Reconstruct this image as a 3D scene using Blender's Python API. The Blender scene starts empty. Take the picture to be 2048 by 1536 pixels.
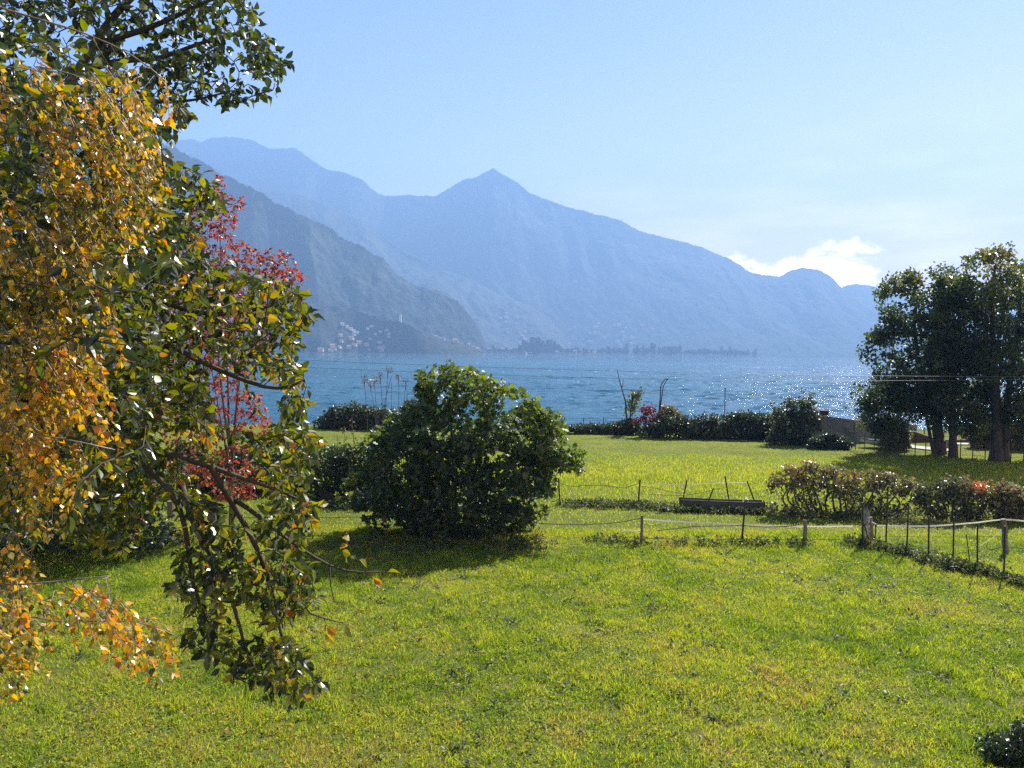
import bpy, math
import numpy as np
from mathutils import Vector, Matrix

R_ = math.radians
scene = bpy.context.scene
col = scene.collection
rng = np.random.default_rng(7)

# ------------------------------------------------------------------ camera
F = 1547.0                                    # focal length in photo pixels (2048 wide)
PITCH, ROLL = R_(-2.395), R_(0.70)
CAM = np.array((0.0, 0.0, 6.0))
cam_d = bpy.data.cameras.new("camera")
cam_d.sensor_width = 36.0
cam_d.lens = F / 2048 * 36.0
cam_d.clip_start, cam_d.clip_end = 0.1, 40000
cam = bpy.data.objects.new("camera", cam_d)
ROT = Matrix.Rotation(math.pi / 2 + PITCH, 3, 'X') @ Matrix.Rotation(ROLL, 3, 'Z')
cam.matrix_world = Matrix.Translation(CAM.tolist()) @ ROT.to_4x4()
col.objects.link(cam)
scene.camera = cam
RM = np.array(ROT)

# ------------------------------------------------------------------ world, sun, exposure
SUN_EL, SUN_AZ = R_(43.5), R_(36)               # azimuth to the right of the view axis (+Y)
SKY_STRENGTH = 0.05
world = bpy.data.worlds.new("World")
scene.world = world
world.use_nodes = True
wn, wl = world.node_tree.nodes, world.node_tree.links
wn.clear()
def W(t, **kw):
    n = wn.new(t)
    for k, v in kw.items():
        setattr(n, k, v)
    return n
def wmath(op, a, b=None, clamp=False):
    n = W('ShaderNodeMath', operation=op, use_clamp=clamp)
    for i, s in enumerate((a, b)):
        if s is None: continue
        if isinstance(s, (int, float)): n.inputs[i].default_value = s
        else: wl.new(s, n.inputs[i])
    return n.outputs[0]
sky = W('ShaderNodeTexSky', sky_type='NISHITA')
sky.sun_disc = False
sky.sun_elevation, sky.sun_rotation = SUN_EL, SUN_AZ
sky.altitude, sky.air_density, sky.dust_density, sky.ozone_density = 200, 0.42, 0.3, 2.5
tc = W('ShaderNodeTexCoord')
sx = W('ShaderNodeSeparateXYZ'); wl.new(tc.outputs['Generated'], sx.inputs[0])
az = wmath('ARCTAN2', sx.outputs[0], sx.outputs[1])
el = wmath('ARCSINE', sx.outputs[2])
cx = W('ShaderNodeCombineXYZ'); wl.new(az, cx.inputs[0]); wl.new(wmath('MULTIPLY', el, 1.7), cx.inputs[1])
nz = W('ShaderNodeTexNoise'); nz.inputs['Scale'].default_value = 17; nz.inputs['Detail'].default_value = 8
nz.inputs['Roughness'].default_value = 0.6; nz.inputs['Distortion'].default_value = 0.3
wl.new(cx.outputs[0], nz.inputs['Vector'])
def gauss(a0, wa, e0, we):
    u = wmath('DIVIDE', wmath('SUBTRACT', az, a0), wa); v = wmath('DIVIDE', wmath('SUBTRACT', el, e0), we)
    s = wmath('ADD', wmath('MULTIPLY', u, u), wmath('MULTIPLY', v, v))
    return wmath('POWER', 2.718, wmath('MULTIPLY', s, -1.0))
env = wmath('MAXIMUM', gauss(0.32, 0.2, 0.098, 0.036), gauss(0.395, 0.085, 0.115, 0.042))
dens = wmath('ADD', wmath('MULTIPLY', env, 0.70), wmath('MULTIPLY', nz.outputs[0], 1.15))
mr = W('ShaderNodeMapRange', interpolation_type='SMOOTHSTEP')
mr.inputs[1].default_value, mr.inputs[2].default_value = 1.02, 1.34
wl.new(dens, mr.inputs[0])
nz2 = W('ShaderNodeTexNoise'); nz2.inputs['Scale'].default_value = 7; nz2.inputs['Detail'].default_value = 6
cx2 = W('ShaderNodeCombineXYZ'); wl.new(az, cx2.inputs[0]); wl.new(wmath('MULTIPLY', el, 4.0), cx2.inputs[1])
wl.new(cx2.outputs[0], nz2.inputs['Vector'])
wisp = wmath('MULTIPLY', wmath('MULTIPLY', wmath('SUBTRACT', nz2.outputs[0], 0.45, True), gauss(0.45, 0.4, 0.12, 0.10)), 0.5)
cmask = wmath('ADD', wmath('MULTIPLY', mr.outputs[0], 0.92), wisp, True)
# thin high veil that whitens the sky towards the horizon
ve = wmath('DIVIDE', el, 0.24)
veil = wmath('MULTIPLY', wmath('POWER', 2.718, wmath('MULTIPLY', wmath('MULTIPLY', ve, ve), -1.0)), 0.80)
veil = wmath('MULTIPLY', veil, wmath('ADD', 0.62, wmath('MULTIPLY', az, 1.0)), True)
mixv = W('ShaderNodeMix', data_type='RGBA'); wl.new(veil, mixv.inputs[0]); wl.new(sky.outputs[0], mixv.inputs[6]); mixv.inputs[7].default_value = (20, 14, 10, 1)
mixc = W('ShaderNodeMix', data_type='RGBA')
wl.new(cmask, mixc.inputs[0]); wl.new(mixv.outputs[2], mixc.inputs[6]); mixc.inputs[7].default_value = (52, 42, 36, 1)
bg = W('ShaderNodeBackground'); bg.inputs[1].default_value = SKY_STRENGTH
wl.new(mixc.outputs[2], bg.inputs[0])
wo = W('ShaderNodeOutputWorld'); wl.new(bg.outputs[0], wo.inputs[0])

sd = bpy.data.lights.new("sun", 'SUN')
sd.energy, sd.angle, sd.color = 5.0, R_(0.53), (1.0, 0.95, 0.86)
sun = bpy.data.objects.new("sun", sd)
SUNV = Vector((math.sin(SUN_AZ) * math.cos(SUN_EL), math.cos(SUN_AZ) * math.cos(SUN_EL), math.sin(SUN_EL)))
sun.rotation_euler = (-SUNV).to_track_quat('-Z', 'Y').to_euler()
sun.location = (30, 60, 80)
col.objects.link(sun)
vs = scene.view_settings
vs.view_transform, vs.look, vs.exposure, vs.gamma = 'Standard', 'None', 1.92, 1.0
try: vs.use_curve_mapping = False
except Exception: pass
cy = scene.cycles
cy.max_bounces, cy.diffuse_bounces, cy.glossy_bounces, cy.transmission_bounces = 5, 3, 2, 3
cy.volume_bounces, cy.transparent_max_bounces = 0, 4
cy.use_denoising = False
cy.use_adaptive_sampling = False
cy.sample_clamp_indirect = 8
cy.sample_clamp_direct = 14
HAZE_DENSITY, HAZE_COLOR, HAZE_ANISO = 2.6e-4, (0.29, 0.525, 1.0, 1), 0.1

# ------------------------------------------------------------------ geometry helpers
def ray(px, py):
    px = np.asarray(px, float); py = np.asarray(py, float)
    c = np.stack([(px - 1024) / F, -(py - 768) / F, -np.ones_like(px)], -1)
    d = c @ RM.T
    return d / d[..., 1:2]
def P(px, py, d):
    """point on the line of sight of a photo pixel, d metres ahead of the viewpoint"""
    return CAM + ray(px, py) * np.asarray(d, float)[..., None]
def G(px, py, z=0.0):
    r = ray(px, py)
    t = (z - CAM[2]) / r[..., 2]
    return CAM + r * t[..., None]
def proj(p):
    c = (np.asarray(p) - CAM) @ RM
    return 1024 + F * c[..., 0] / -c[..., 2], 768 - F * c[..., 1] / -c[..., 2]

def hash2(ix, iy, seed):
    h = (ix.astype(np.int64) * 374761393 + iy.astype(np.int64) * 668265263 + seed * 1442695041) & 0xffffffff
    h = ((h ^ (h >> 13)) * 1274126177) & 0xffffffff
    return ((h ^ (h >> 16)) & 0xffffff) / float(0xffffff)
def vnoise(x, y, seed=0):
    x = np.asarray(x, float); y = np.asarray(y, float)
    ix, iy = np.floor(x), np.floor(y)
    fx, fy = x - ix, y - iy
    fx, fy = fx * fx * (3 - 2 * fx), fy * fy * (3 - 2 * fy)
    a, b = hash2(ix, iy, seed), hash2(ix + 1, iy, seed)
    c, d = hash2(ix, iy + 1, seed), hash2(ix + 1, iy + 1, seed)
    return (a * (1 - fx) + b * fx) * (1 - fy) + (c * (1 - fx) + d * fx) * fy
def fbm(x, y, seed=0, oct=4, gain=0.5):
    s, a, t = 0, 1.0, 0
    for i in range(oct):
        s = s + a * vnoise(x * 2 ** i + 17.3 * i, y * 2 ** i - 9.1 * i, seed + i); t += a; a *= gain
    return s / t

class Geo:
    """collects vertices, faces and a per-vertex tint for ONE mesh"""
    def __init__(s): s.v, s.f, s.t, s.n = [], [], [], 0
    def add(s, verts, faces, tint=0.0):
        verts = np.asarray(verts, float).reshape(-1, 3)
        s.v.append(verts)
        if isinstance(faces, (list, tuple)) and len(faces) and np.ndim(faces[0]) == 1:
            by = {}
            for f in faces: by.setdefault(len(f), []).append(f)
            faces = [np.array(x) for x in by.values()]
        elif not isinstance(faces, list): faces = [faces]
        for f in faces: s.f.append(np.asarray(f) + s.n)
        s.t.append(np.broadcast_to(np.asarray(tint, float), (len(verts),)))
        s.n += len(verts)
    def tube(s, pts, rad, sides=5, tint=0.0, cap=True):
        pts = np.asarray(pts, float); k = len(pts)
        rad = np.broadcast_to(np.asarray(rad, float), (k,))
        t = np.gradient(pts, axis=0); t /= np.linalg.norm(t, axis=1, keepdims=True) + 1e-9
        m = t.mean(0)
        ref = np.eye(3)[np.argmin(np.abs(m))]
        u = np.cross(t, ref); u /= np.linalg.norm(u, axis=1, keepdims=True) + 1e-9
        w = np.cross(t, u)
        a = np.linspace(0, 2 * math.pi, sides, endpoint=False)
        ring = pts[:, None] + rad[:, None, None] * (np.cos(a)[None, :, None] * u[:, None] + np.sin(a)[None, :, None] * w[:, None])
        i = np.arange(k - 1)[:, None] * sides; j = np.arange(sides)[None]; jn = (j + 1) % sides
        q = np.stack([i + j, i + jn, i + sides + jn, i + sides + j], -1).reshape(-1, 4)
        fs = [q]
        if cap and sides > 2:
            fs += [np.arange(sides)[::-1][None], (np.arange(sides) + (k - 1) * sides)[None]]
        s.add(ring.reshape(-1, 3), fs, tint)
    def box(s, c, size, rz=0.0, tint=0.0, M=None):
        o = np.array([(x, y, z) for x in (-.5, .5) for y in (-.5, .5) for z in (-.5, .5)]) * np.asarray(size, float)
        if M is not None: o = o @ np.asarray(M).T
        ca, sa = math.cos(rz), math.sin(rz)
        o = o @ np.array([[ca, -sa, 0], [sa, ca, 0], [0, 0, 1]]).T
        s.add(o + np.asarray(c, float), np.array([(0, 1, 3, 2), (4, 6, 7, 5), (0, 4, 5, 1), (2, 3, 7, 6), (0, 2, 6, 4), (1, 5, 7, 3)]), tint)
    def leaves(s, tpl, pos, dirs, nrm, size, tint, curl=None):
        tv, tf = tpl
        n = len(pos)
        d = dirs / (np.linalg.norm(dirs, axis=1, keepdims=True) + 1e-9)
        x = np.cross(d, nrm); x /= np.linalg.norm(x, axis=1, keepdims=True) + 1e-9
        z = np.cross(x, d)
        L = np.broadcast_to(tv[None], (n,) + tv.shape).copy()
        if curl is not None: L[:, :, 2] *= curl[:, None]
        L *= np.asarray(size)[:, None, None]
        v = pos[:, None] + L[:, :, :1] * x[:, None] + L[:, :, 1:2] * d[:, None] + L[:, :, 2:] * z[:, None]
        k = len(tv)
        fs = [(np.asarray(f)[None] + (np.arange(n) * k)[:, None, None]).reshape(-1, len(f[0])) for f in tf]
        s.add(v.reshape(-1, 3), fs, np.repeat(tint, k))
    def build(s, name, mat, parent=None, smooth=False, orphan=False):
        me = bpy.data.meshes.new(name)
        v = np.concatenate(s.v)
        off = np.array(parent.location) if parent is not None else np.zeros(3)
        if parent is not None and parent.parent is not None: off = off + np.array(parent.parent.location)
        v = v - off
        me.vertices.add(len(v)); me.vertices.foreach_set('co', v.astype(np.float32).ravel())
        sizes = np.concatenate([np.full(len(f), f.shape[1]) for f in s.f])
        loops = np.concatenate([f.ravel() for f in s.f])
        me.loops.add(len(loops)); me.loops.foreach_set('vertex_index', loops.astype(np.int32))
        me.polygons.add(len(sizes))
        st = np.concatenate([[0], np.cumsum(sizes)[:-1]])
        me.polygons.foreach_set('loop_start', st.astype(np.int32))
        try: me.polygons.foreach_set('loop_total', sizes.astype(np.int32))
        except Exception: pass
        me.polygons.foreach_set('use_smooth', np.full(len(sizes), smooth))
        a = me.attributes.new('tint', 'FLOAT', 'POINT')
        a.data.foreach_set('value', np.concatenate(s.t).astype(np.float32))
        me.update(calc_edges=True); me.validate()
        me.materials.append(mat)
        ob = bpy.data.objects.new(name, me)
        if not orphan: col.objects.link(ob)
        if parent is not None: ob.parent = parent
        return ob

def tag(o, label, cat=None, group=None, kind=None):
    o['label'] = label
    if cat: o['category'] = cat
    if group: o['group'] = group
    if kind: o['kind'] = kind
    return o
def thing(name, loc, label, cat, group=None):
    o = bpy.data.objects.new(name, None); col.objects.link(o)
    o.location = tuple(float(c) for c in loc); o.empty_display_size = 0.3
    return tag(o, label, cat, group)

# ------------------------------------------------------------------ materials
def new_mat(name):
    m = bpy.data.materials.new(name); m.use_nodes = True
    nt = m.node_tree; nt.nodes.clear()
    return m, nt.nodes, nt.links
def ramp(nodes, stops):
    r = nodes.new('ShaderNodeValToRGB'); e = r.color_ramp.elements
    e[0].position, e[0].color = stops[0][0], (*stops[0][1], 1)
    e[1].position, e[1].color = stops[-1][0], (*stops[-1][1], 1)
    for p, c in stops[1:-1]:
        x = e.new(p); x.color = (*c, 1)
    return r
def leaf_mat(name, stops, transl=0.45, rough=0.4, spec=0.5, jitter=0.35, gain=1.5, sat=1.15):
    m, n, l = new_mat(name)
    at = n.new('ShaderNodeAttribute'); at.attribute_name = 'tint'
    ge = n.new('ShaderNodeNewGeometry')
    a = n.new('ShaderNodeMath'); a.operation = 'MULTIPLY_ADD'
    l.new(ge.outputs['Random Per Island'], a.inputs[0]); a.inputs[1].default_value = jitter; l.new(at.outputs['Fac'], a.inputs[2])
    b = n.new('ShaderNodeMath'); b.operation = 'SUBTRACT'; l.new(a.outputs[0], b.inputs[0]); b.inputs[1].default_value = jitter / 2
    r = ramp(n, stops); l.new(b.outputs[0], r.inputs[0])
    p = n.new('ShaderNodeBsdfPrincipled'); l.new(r.outputs[0], p.inputs['Base Color'])
    p.inputs['Roughness'].default_value = rough; p.inputs['Specular IOR Level'].default_value = spec
    hs = n.new('ShaderNodeHueSaturation'); hs.inputs['Saturation'].default_value = sat; hs.inputs['Value'].default_value = gain
    hs.inputs['Hue'].default_value = 0.49
    l.new(r.outputs[0], hs.inputs['Color'])
    t = n.new('ShaderNodeBsdfTranslucent'); l.new(hs.outputs[0], t.inputs[0])
    mx = n.new('ShaderNodeMixShader'); mx.inputs[0].default_value = transl
    l.new(p.outputs[0], mx.inputs[1]); l.new(t.outputs[0], mx.inputs[2])
    o = n.new('ShaderNodeOutputMaterial'); l.new(mx.outputs[0], o.inputs[0])
    return m
def solid_mat(name, c1, c2=None, scale=8.0, rough=0.8, bump=0.3, metal=0.0, detail=6, stretch=(1, 1, 1)):
    m, n, l = new_mat(name)
    c2 = c2 or tuple(x * 0.6 for x in c1)
    tcn = n.new('ShaderNodeTexCoord'); mp = n.new('ShaderNodeMapping'); mp.inputs['Scale'].default_value = stretch
    l.new(tcn.outputs['Object'], mp.inputs[0])
    nz = n.new('ShaderNodeTexNoise'); nz.inputs['Scale'].default_value = scale; nz.inputs['Detail'].default_value = detail
    nz.inputs['Roughness'].default_value = 0.65
    l.new(mp.outputs[0], nz.inputs['Vector'])
    r = ramp(n, [(0.3, c2), (0.7, c1)]); l.new(nz.outputs[0], r.inputs[0])
    p = n.new('ShaderNodeBsdfPrincipled'); l.new(r.outputs[0], p.inputs['Base Color'])
    p.inputs['Roughness'].default_value = rough; p.inputs['Metallic'].default_value = metal
    if bump:
        b = n.new('ShaderNodeBump'); b.inputs['Strength'].default_value = bump; b.inputs['Distance'].default_value = 0.02
        l.new(nz.outputs[0], b.inputs['Height']); l.new(b.outputs[0], p.inputs['Normal'])
    o = n.new('ShaderNodeOutputMaterial'); l.new(p.outputs[0], o.inputs[0])
    return m

M_bark = solid_mat('bark', (0.065, 0.052, 0.042), (0.025, 0.02, 0.017), 14, 0.85, 0.6, stretch=(1, 1, 0.3))
M_twig = solid_mat('twig', (0.13, 0.085, 0.06), (0.06, 0.04, 0.03), 20, 0.55, 0.2)
M_birchbark = solid_mat('birch_bark', (0.22, 0.17, 0.14), (0.07, 0.05, 0.04), 9, 0.5, 0.3, stretch=(1, 1, 3))
M_iron = solid_mat('dark_iron', (0.045, 0.035, 0.03), (0.02, 0.016, 0.014), 30, 0.6, 0.2, metal=0.3)
M_wood = solid_mat('grey_wood', (0.20, 0.17, 0.13), (0.09, 0.07, 0.055), 12, 0.85, 0.5, stretch=(1, 1, 0.15))
M_rope = solid_mat('dark_rope', (0.09, 0.07, 0.045), (0.05, 0.04, 0.025), 30, 0.8, 0)
M_wire = solid_mat('wire', (0.12, 0.12, 0.11), (0.07, 0.07, 0.07), 30, 0.45, 0, metal=0.5)
M_cable = solid_mat('overhead_cable', (0.16, 0.17, 0.19), (0.10, 0.11, 0.12), 3, 0.35, 0, metal=0.6)
M_net = solid_mat('grey_net', (0.35, 0.36, 0.36), (0.2, 0.2, 0.2), 30, 0.6, 0)
M_plaster = solid_mat('grey_plaster', (0.20, 0.215, 0.24), (0.11, 0.12, 0.135), 1.6, 0.9, 0.3)
M_coping = solid_mat('terracotta_coping', (0.30, 0.17, 0.12), (0.16, 0.09, 0.07), 5, 0.85, 0.3)
M_brown = solid_mat('brown_wall', (0.14, 0.07, 0.06), (0.07, 0.035, 0.035), 4, 0.85, 0.3)
M_path = solid_mat('pale_gravel', (0.50, 0.47, 0.42), (0.36, 0.34, 0.30), 18, 0.95, 0.4)
M_boat = solid_mat('white_paint', (0.78, 0.78, 0.76), (0.60, 0.60, 0.57), 3, 0.35, 0.05)
M_steel = solid_mat('dull_zinc', (0.06, 0.062, 0.07), (0.02, 0.02, 0.022), 4, 0.6, 0.3)
M_seed = solid_mat('seed_head', (0.28, 0.20, 0.13), (0.14, 0.10, 0.07), 10, 0.9, 0)
M_sail = solid_mat('sail_cloth', (0.85, 0.84, 0.80), (0.78, 0.77, 0.74), 0.3, 0.7, 0)

GREENISH = [(0.0, (0.016, 0.026, 0.010)), (0.2, (0.04, 0.06, 0.013)), (0.42, (0.10, 0.12, 0.015)), (0.6, (0.18, 0.18, 0.02)), (0.8, (0.28, 0.20, 0.03)), (1.0, (0.34, 0.13, 0.025))]
M_greenleaf = leaf_mat('broad_leaf', GREENISH, 0.38, 0.32, 0.55, 0.7, 1.9)
M_birchleaf = leaf_mat('birch_leaf', [(0.0, (0.06, 0.07, 0.02)), (0.25, (0.20, 0.18, 0.025)), (0.5, (0.45, 0.31, 0.03)), (0.75, (0.60, 0.31, 0.025)), (1.0, (0.28, 0.10, 0.03))], 0.44, 0.32, 0.6, 0.85, 1.6)
M_redleaf = leaf_mat('red_leaf', [(0.0, (0.085, 0.02, 0.02)), (0.4, (0.22, 0.05, 0.04)), (0.75, (0.34, 0.09, 0.055)), (1.0, (0.32, 0.16, 0.07))], 0.5, 0.4, 0.5, 0.6, 1.4)
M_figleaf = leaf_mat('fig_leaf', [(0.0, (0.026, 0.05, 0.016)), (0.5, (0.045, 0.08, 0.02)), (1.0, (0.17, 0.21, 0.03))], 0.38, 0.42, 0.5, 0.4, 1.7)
M_darkleaf = leaf_mat('dark_leaf', [(0.0, (0.018, 0.035, 0.014)), (0.5, (0.035, 0.06, 0.02)), (1.0, (0.08, 0.11, 0.03))], 0.3, 0.35, 0.6, 0.5, 1.5)
M_farleaf = leaf_mat('far_tree_leaf', [(0.0, (0.012, 0.02, 0.010)), (0.6, (0.028, 0.036, 0.016)), (1.0, (0.06, 0.06, 0.03))], 0.08, 0.8, 0.1, 0.5, 1.0)
M_shoreleaf = leaf_mat('hedge_leaf', [(0.0, (0.02, 0.034, 0.016)), (0.6, (0.045, 0.065, 0.025)), (1.0, (0.11, 0.12, 0.04))], 0.28, 0.42, 0.5, 0.6, 1.4)
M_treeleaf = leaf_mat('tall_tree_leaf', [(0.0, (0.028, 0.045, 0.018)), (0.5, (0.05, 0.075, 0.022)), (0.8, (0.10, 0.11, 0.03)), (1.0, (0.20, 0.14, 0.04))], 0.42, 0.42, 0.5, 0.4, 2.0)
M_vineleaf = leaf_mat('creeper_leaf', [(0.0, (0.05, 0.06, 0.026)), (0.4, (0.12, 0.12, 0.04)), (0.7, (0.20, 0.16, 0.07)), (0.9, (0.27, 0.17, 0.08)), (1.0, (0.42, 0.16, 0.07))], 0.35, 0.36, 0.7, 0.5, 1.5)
M_weed = leaf_mat('weed_leaf', [(0.0, (0.03, 0.05, 0.018)), (0.5, (0.06, 0.085, 0.025)), (1.0, (0.16, 0.14, 0.05))], 0.4, 0.5, 0.4, 0.5, 1.5)
M_litter = leaf_mat('dead_leaf', [(0.0, (0.10, 0.05, 0.02)), (.5, (0.26, 0.15, 0.03)), (1.0, (0.36, 0.22, 0.04))], .2, .9, .1, .8, 1.2)
M_grass = leaf_mat('grass_blade', [(0.0, (0.07, 0.135, 0.018)), (0.3, (0.22, 0.31, 0.034)), (0.55, (0.40, 0.43, 0.06)), (0.8, (0.32, 0.27, 0.05)), (1.0, (0.38, 0.28, 0.12))], 0.5, 0.6, 0.10, 0.6, 1.55, 1.12)

M_tape = leaf_mat('white_tape', [(0, (.7, .68, .58)), (.5, (.8, .78, .70)), (1, (.82, .8, .74))], .55, .5, .3, .2, 1.05, .9)

# ------------------------------------------------------------------ leaf templates
def tpl_leaf(w=0.36, fold=0.10, curl=0.12):
    v = np.array([(0, 0, 0), (0, .5, 0), (0, 1, -curl), (-w, .33, fold), (-w * .8, .68, fold * .6), (w, .33, fold), (w * .8, .68, fold * .6)])
    return v, [[(0, 1, 3), (1, 4, 3), (1, 2, 4), (0, 5, 1), (1, 5, 6), (1, 6, 2)]]
def tpl_curved(w=.3, fold=.10, curl=.25, tipw=.62):
    st = [(.18, .62), (.45, 1.0), (.75, tipw)]
    v = [(0, 0, 0)] + [(0, y, -curl * y * y) for y, _ in st] + [(0, 1, -curl)]
    v += [(-w * k, y * .97, fold * k - curl * y * y) for y, k in st] + [(w * k, y * .97, fold * k - curl * y * y) for y, k in st]
    q = [(1, 2, 6, 5), (2, 3, 7, 6), (1, 8, 9, 2), (2, 9, 10, 3)]; t3 = [(0, 1, 5), (3, 4, 7), (0, 8, 1), (3, 10, 4)]
    return np.array(v), [q, t3]
def tpl_simple(w=0.38):
    v = np.array([(0, 0, 0), (-w, .45, .1), (0, 1, -.05), (w, .45, .1)])
    return v, [[(0, 2, 1), (0, 3, 2)]]
def tpl_lobed(lobes=5, deep=0.5):
    pts = []
    for i in range(lobes):
        a = R_(-115 + 230 * i / (lobes - 1)); r = 0.62 - 0.16 * abs(i - (lobes - 1) / 2) / ((lobes - 1) / 2)
        pts.append((math.sin(a) * r, .42 + math.cos(a) * r, -.07))
        if i < lobes - 1:
            a2 = R_(-115 + 230 * (i + .5) / (lobes - 1)); r2 = r * deep
            pts.append((math.sin(a2) * r2, .42 + math.cos(a2) * r2, .05))
    v = np.array([(0, .42, 0)] + pts + [(0, 0, 0)])
    k = len(v)
    f = [(0, i + 1, i) for i in range(1, k - 1)] + [(0, 1, k - 1)]
    return v, [f]
T_birch, T_broad, T_simple, T_fig, T_vine = tpl_curved(.40, .08, .10, .45), tpl_curved(.28, .10, .20, .68), tpl_simple(), tpl_lobed(5, .5), tpl_lobed(3, .62)

# ------------------------------------------------------------------ crowns: polygons in the photo inflated to solid volumes
def inside(poly, x, y):
    poly = np.asarray(poly, float); r = np.zeros(len(x), bool)
    for (x0, y0), (x1, y1) in zip(poly, np.roll(poly, -1, 0)):
        c = ((y0 > y) != (y1 > y)) & (x < (x1 - x0) * (y - y0) / (y1 - y0 + 1e-12) + x0)
        r ^= c
    return r
def edge_dist(poly, x, y):
    poly = np.asarray(poly, float); best = np.full(len(x), 1e9)
    for a, b in zip(poly, np.roll(poly, -1, 0)):
        ab = b - a; t = np.clip(((x - a[0]) * ab[0] + (y - a[1]) * ab[1]) / (ab @ ab + 1e-9), 0, 1)
        best = np.minimum(best, np.hypot(x - a[0] - t * ab[0], y - a[1] - t * ab[1]))
    return best
def in_poly(poly, n, rng):
    poly = np.asarray(poly, float); lo, hi = poly.min(0), poly.max(0)
    X, Y = [], []; c = 0
    while c < n:
        x = rng.uniform(lo[0], hi[0], 4 * n); y = rng.uniform(lo[1], hi[1], 4 * n)
        k = inside(poly, x, y); X.append(x[k]); Y.append(y[k]); c += k.sum()
    return np.concatenate(X)[:n], np.concatenate(Y)[:n]
def blob(poly, d0, n, rng, thick=1.0, hmax=9.0, shell=0.6):
    """n points filling a solid whose outline is the polygon and whose depth swells towards its middle"""
    x, y = in_poly(poly, n, rng)
    e = edge_dist(poly, x, y); Rm = max(e.max(), 1)
    h = np.minimum(np.sqrt(np.maximum(e * (2 * Rm - e), 0)) * d0 / F * thick, hmax)
    u = rng.uniform(-1, 1, n); u = np.sign(u) * np.abs(u) ** shell
    d0 = np.interp(x, *d0) if isinstance(d0, tuple) else d0
    return P(x, y, d0 + h * u)

class Skel:
    def __init__(s, cap=90000):
        s.p = np.zeros((cap, 3)); s.d = np.zeros((cap, 3)); s.n = 0; s.ch = []
    def push(s, pts):
        t = np.gradient(pts, axis=0); t /= np.linalg.norm(t, axis=1, keepdims=True) + 1e-9
        k = len(pts); s.p[s.n:s.n + k] = pts; s.d[s.n:s.n + k] = t; s.n += k
    def limb(s, pts, r0, r1, step=0.2):
        pts = np.asarray(pts, float)
        seg = np.concatenate([[0], np.cumsum(np.linalg.norm(np.diff(pts, axis=0), axis=1))])
        k = max(4, int(seg[-1] / step) + 1); q = np.linspace(0, seg[-1], k)
        o = np.stack([np.interp(q, seg, pts[:, i]) for i in range(3)], 1)
        if r0 < .1 and k > 5:
            w_ = np.cumsum(rng.normal(0, 1, (k, 3)), 0); w_ -= w_[:1] + (w_[-1:] - w_[:1]) * np.linspace(0, 1, k)[:, None]; o = o + w_ * .012
        for _ in range(3): o[1:-1] = (o[:-2] + 2 * o[1:-1] + o[2:]) / 4
        s.push(o); s.ch.append((o, np.linspace(r0, r1, k))); return o
    def grow(s, targets, rng, rk=0.012, rt=0.003, sag=0.0, wob=0.12, step=0.25, bias=None, bend=.35):
        d0 = np.array([np.min(((s.p[:s.n] - t) ** 2).sum(1)) for t in targets])
        out = []
        for i in np.argsort(d0):
            t = targets[i]
            w = np.linalg.norm(s.p[:s.n] - t, axis=1)
            if bias is not None: w = w + bias * np.maximum(0, s.p[:s.n, 2] - t[2])
            j = int(np.argmin(w)); a, da = s.p[j], s.d[j]
            L = np.linalg.norm(t - a) + 1e-6
            k = max(3, min(12, int(L / step) + 2)); u = np.linspace(0, 1, k)[:, None]
            c = a + da * L * bend + (t - a) * .3 + rng.normal(0, wob * L, 3) + np.array([0, 0, sag * L])
            o = (1 - u) ** 2 * a + 2 * u * (1 - u) * c + u * u * t
            s.push(o[1:]); r0 = rt + rk * L
            s.ch.append((o, np.linspace(r0, rt, k))); out.append(o)
        return out
    def build(s, name, mat, parent, sides=5):
        g = Geo()
        for o, r in s.ch: g.tube(o, r, sides if r[0] > 0.02 else 4)
        return g.build(name, mat, parent, smooth=True)

def rand_unit(n, rng):
    v = rng.normal(size=(n, 3)); return v / np.linalg.norm(v, axis=1, keepdims=True)
def cluster_leaves(geo, centers, per, radius, size, tpl, rng, tint0, tint1=0.0, up=0.6, out=0.6, droop=0.0, flat=0.8, curl=True):
    """leaves round every twig end; tint0 = base per cluster (array or number)"""
    n = len(centers)
    k = rng.poisson(per, n); idx = np.repeat(np.arange(n), k); m = len(idx)
    off = rng.normal(0, 1, (m, 3)); off /= (np.linalg.norm(off, axis=1, keepdims=True) + 1e-9)
    off *= (rng.uniform(0, 1, (m, 1)) ** 0.5) * radius; off[:, 2] *= flat
    pos = centers[idx] + off
    d = off / radius * out + rand_unit(m, rng) * .6 + np.array([0, 0, -droop])
    nr = rand_unit(m, rng) * .7 + np.array([0, 0, up])
    sz = rng.uniform(size * .65, size * 1.25, m)
    t = (np.broadcast_to(tint0, (n,))[idx] + rng.normal(0, .06, m))
    geo.leaves(tpl, pos, d, nr, sz, t, rng.uniform(-.6, 1.8, m) if curl else None)
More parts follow.
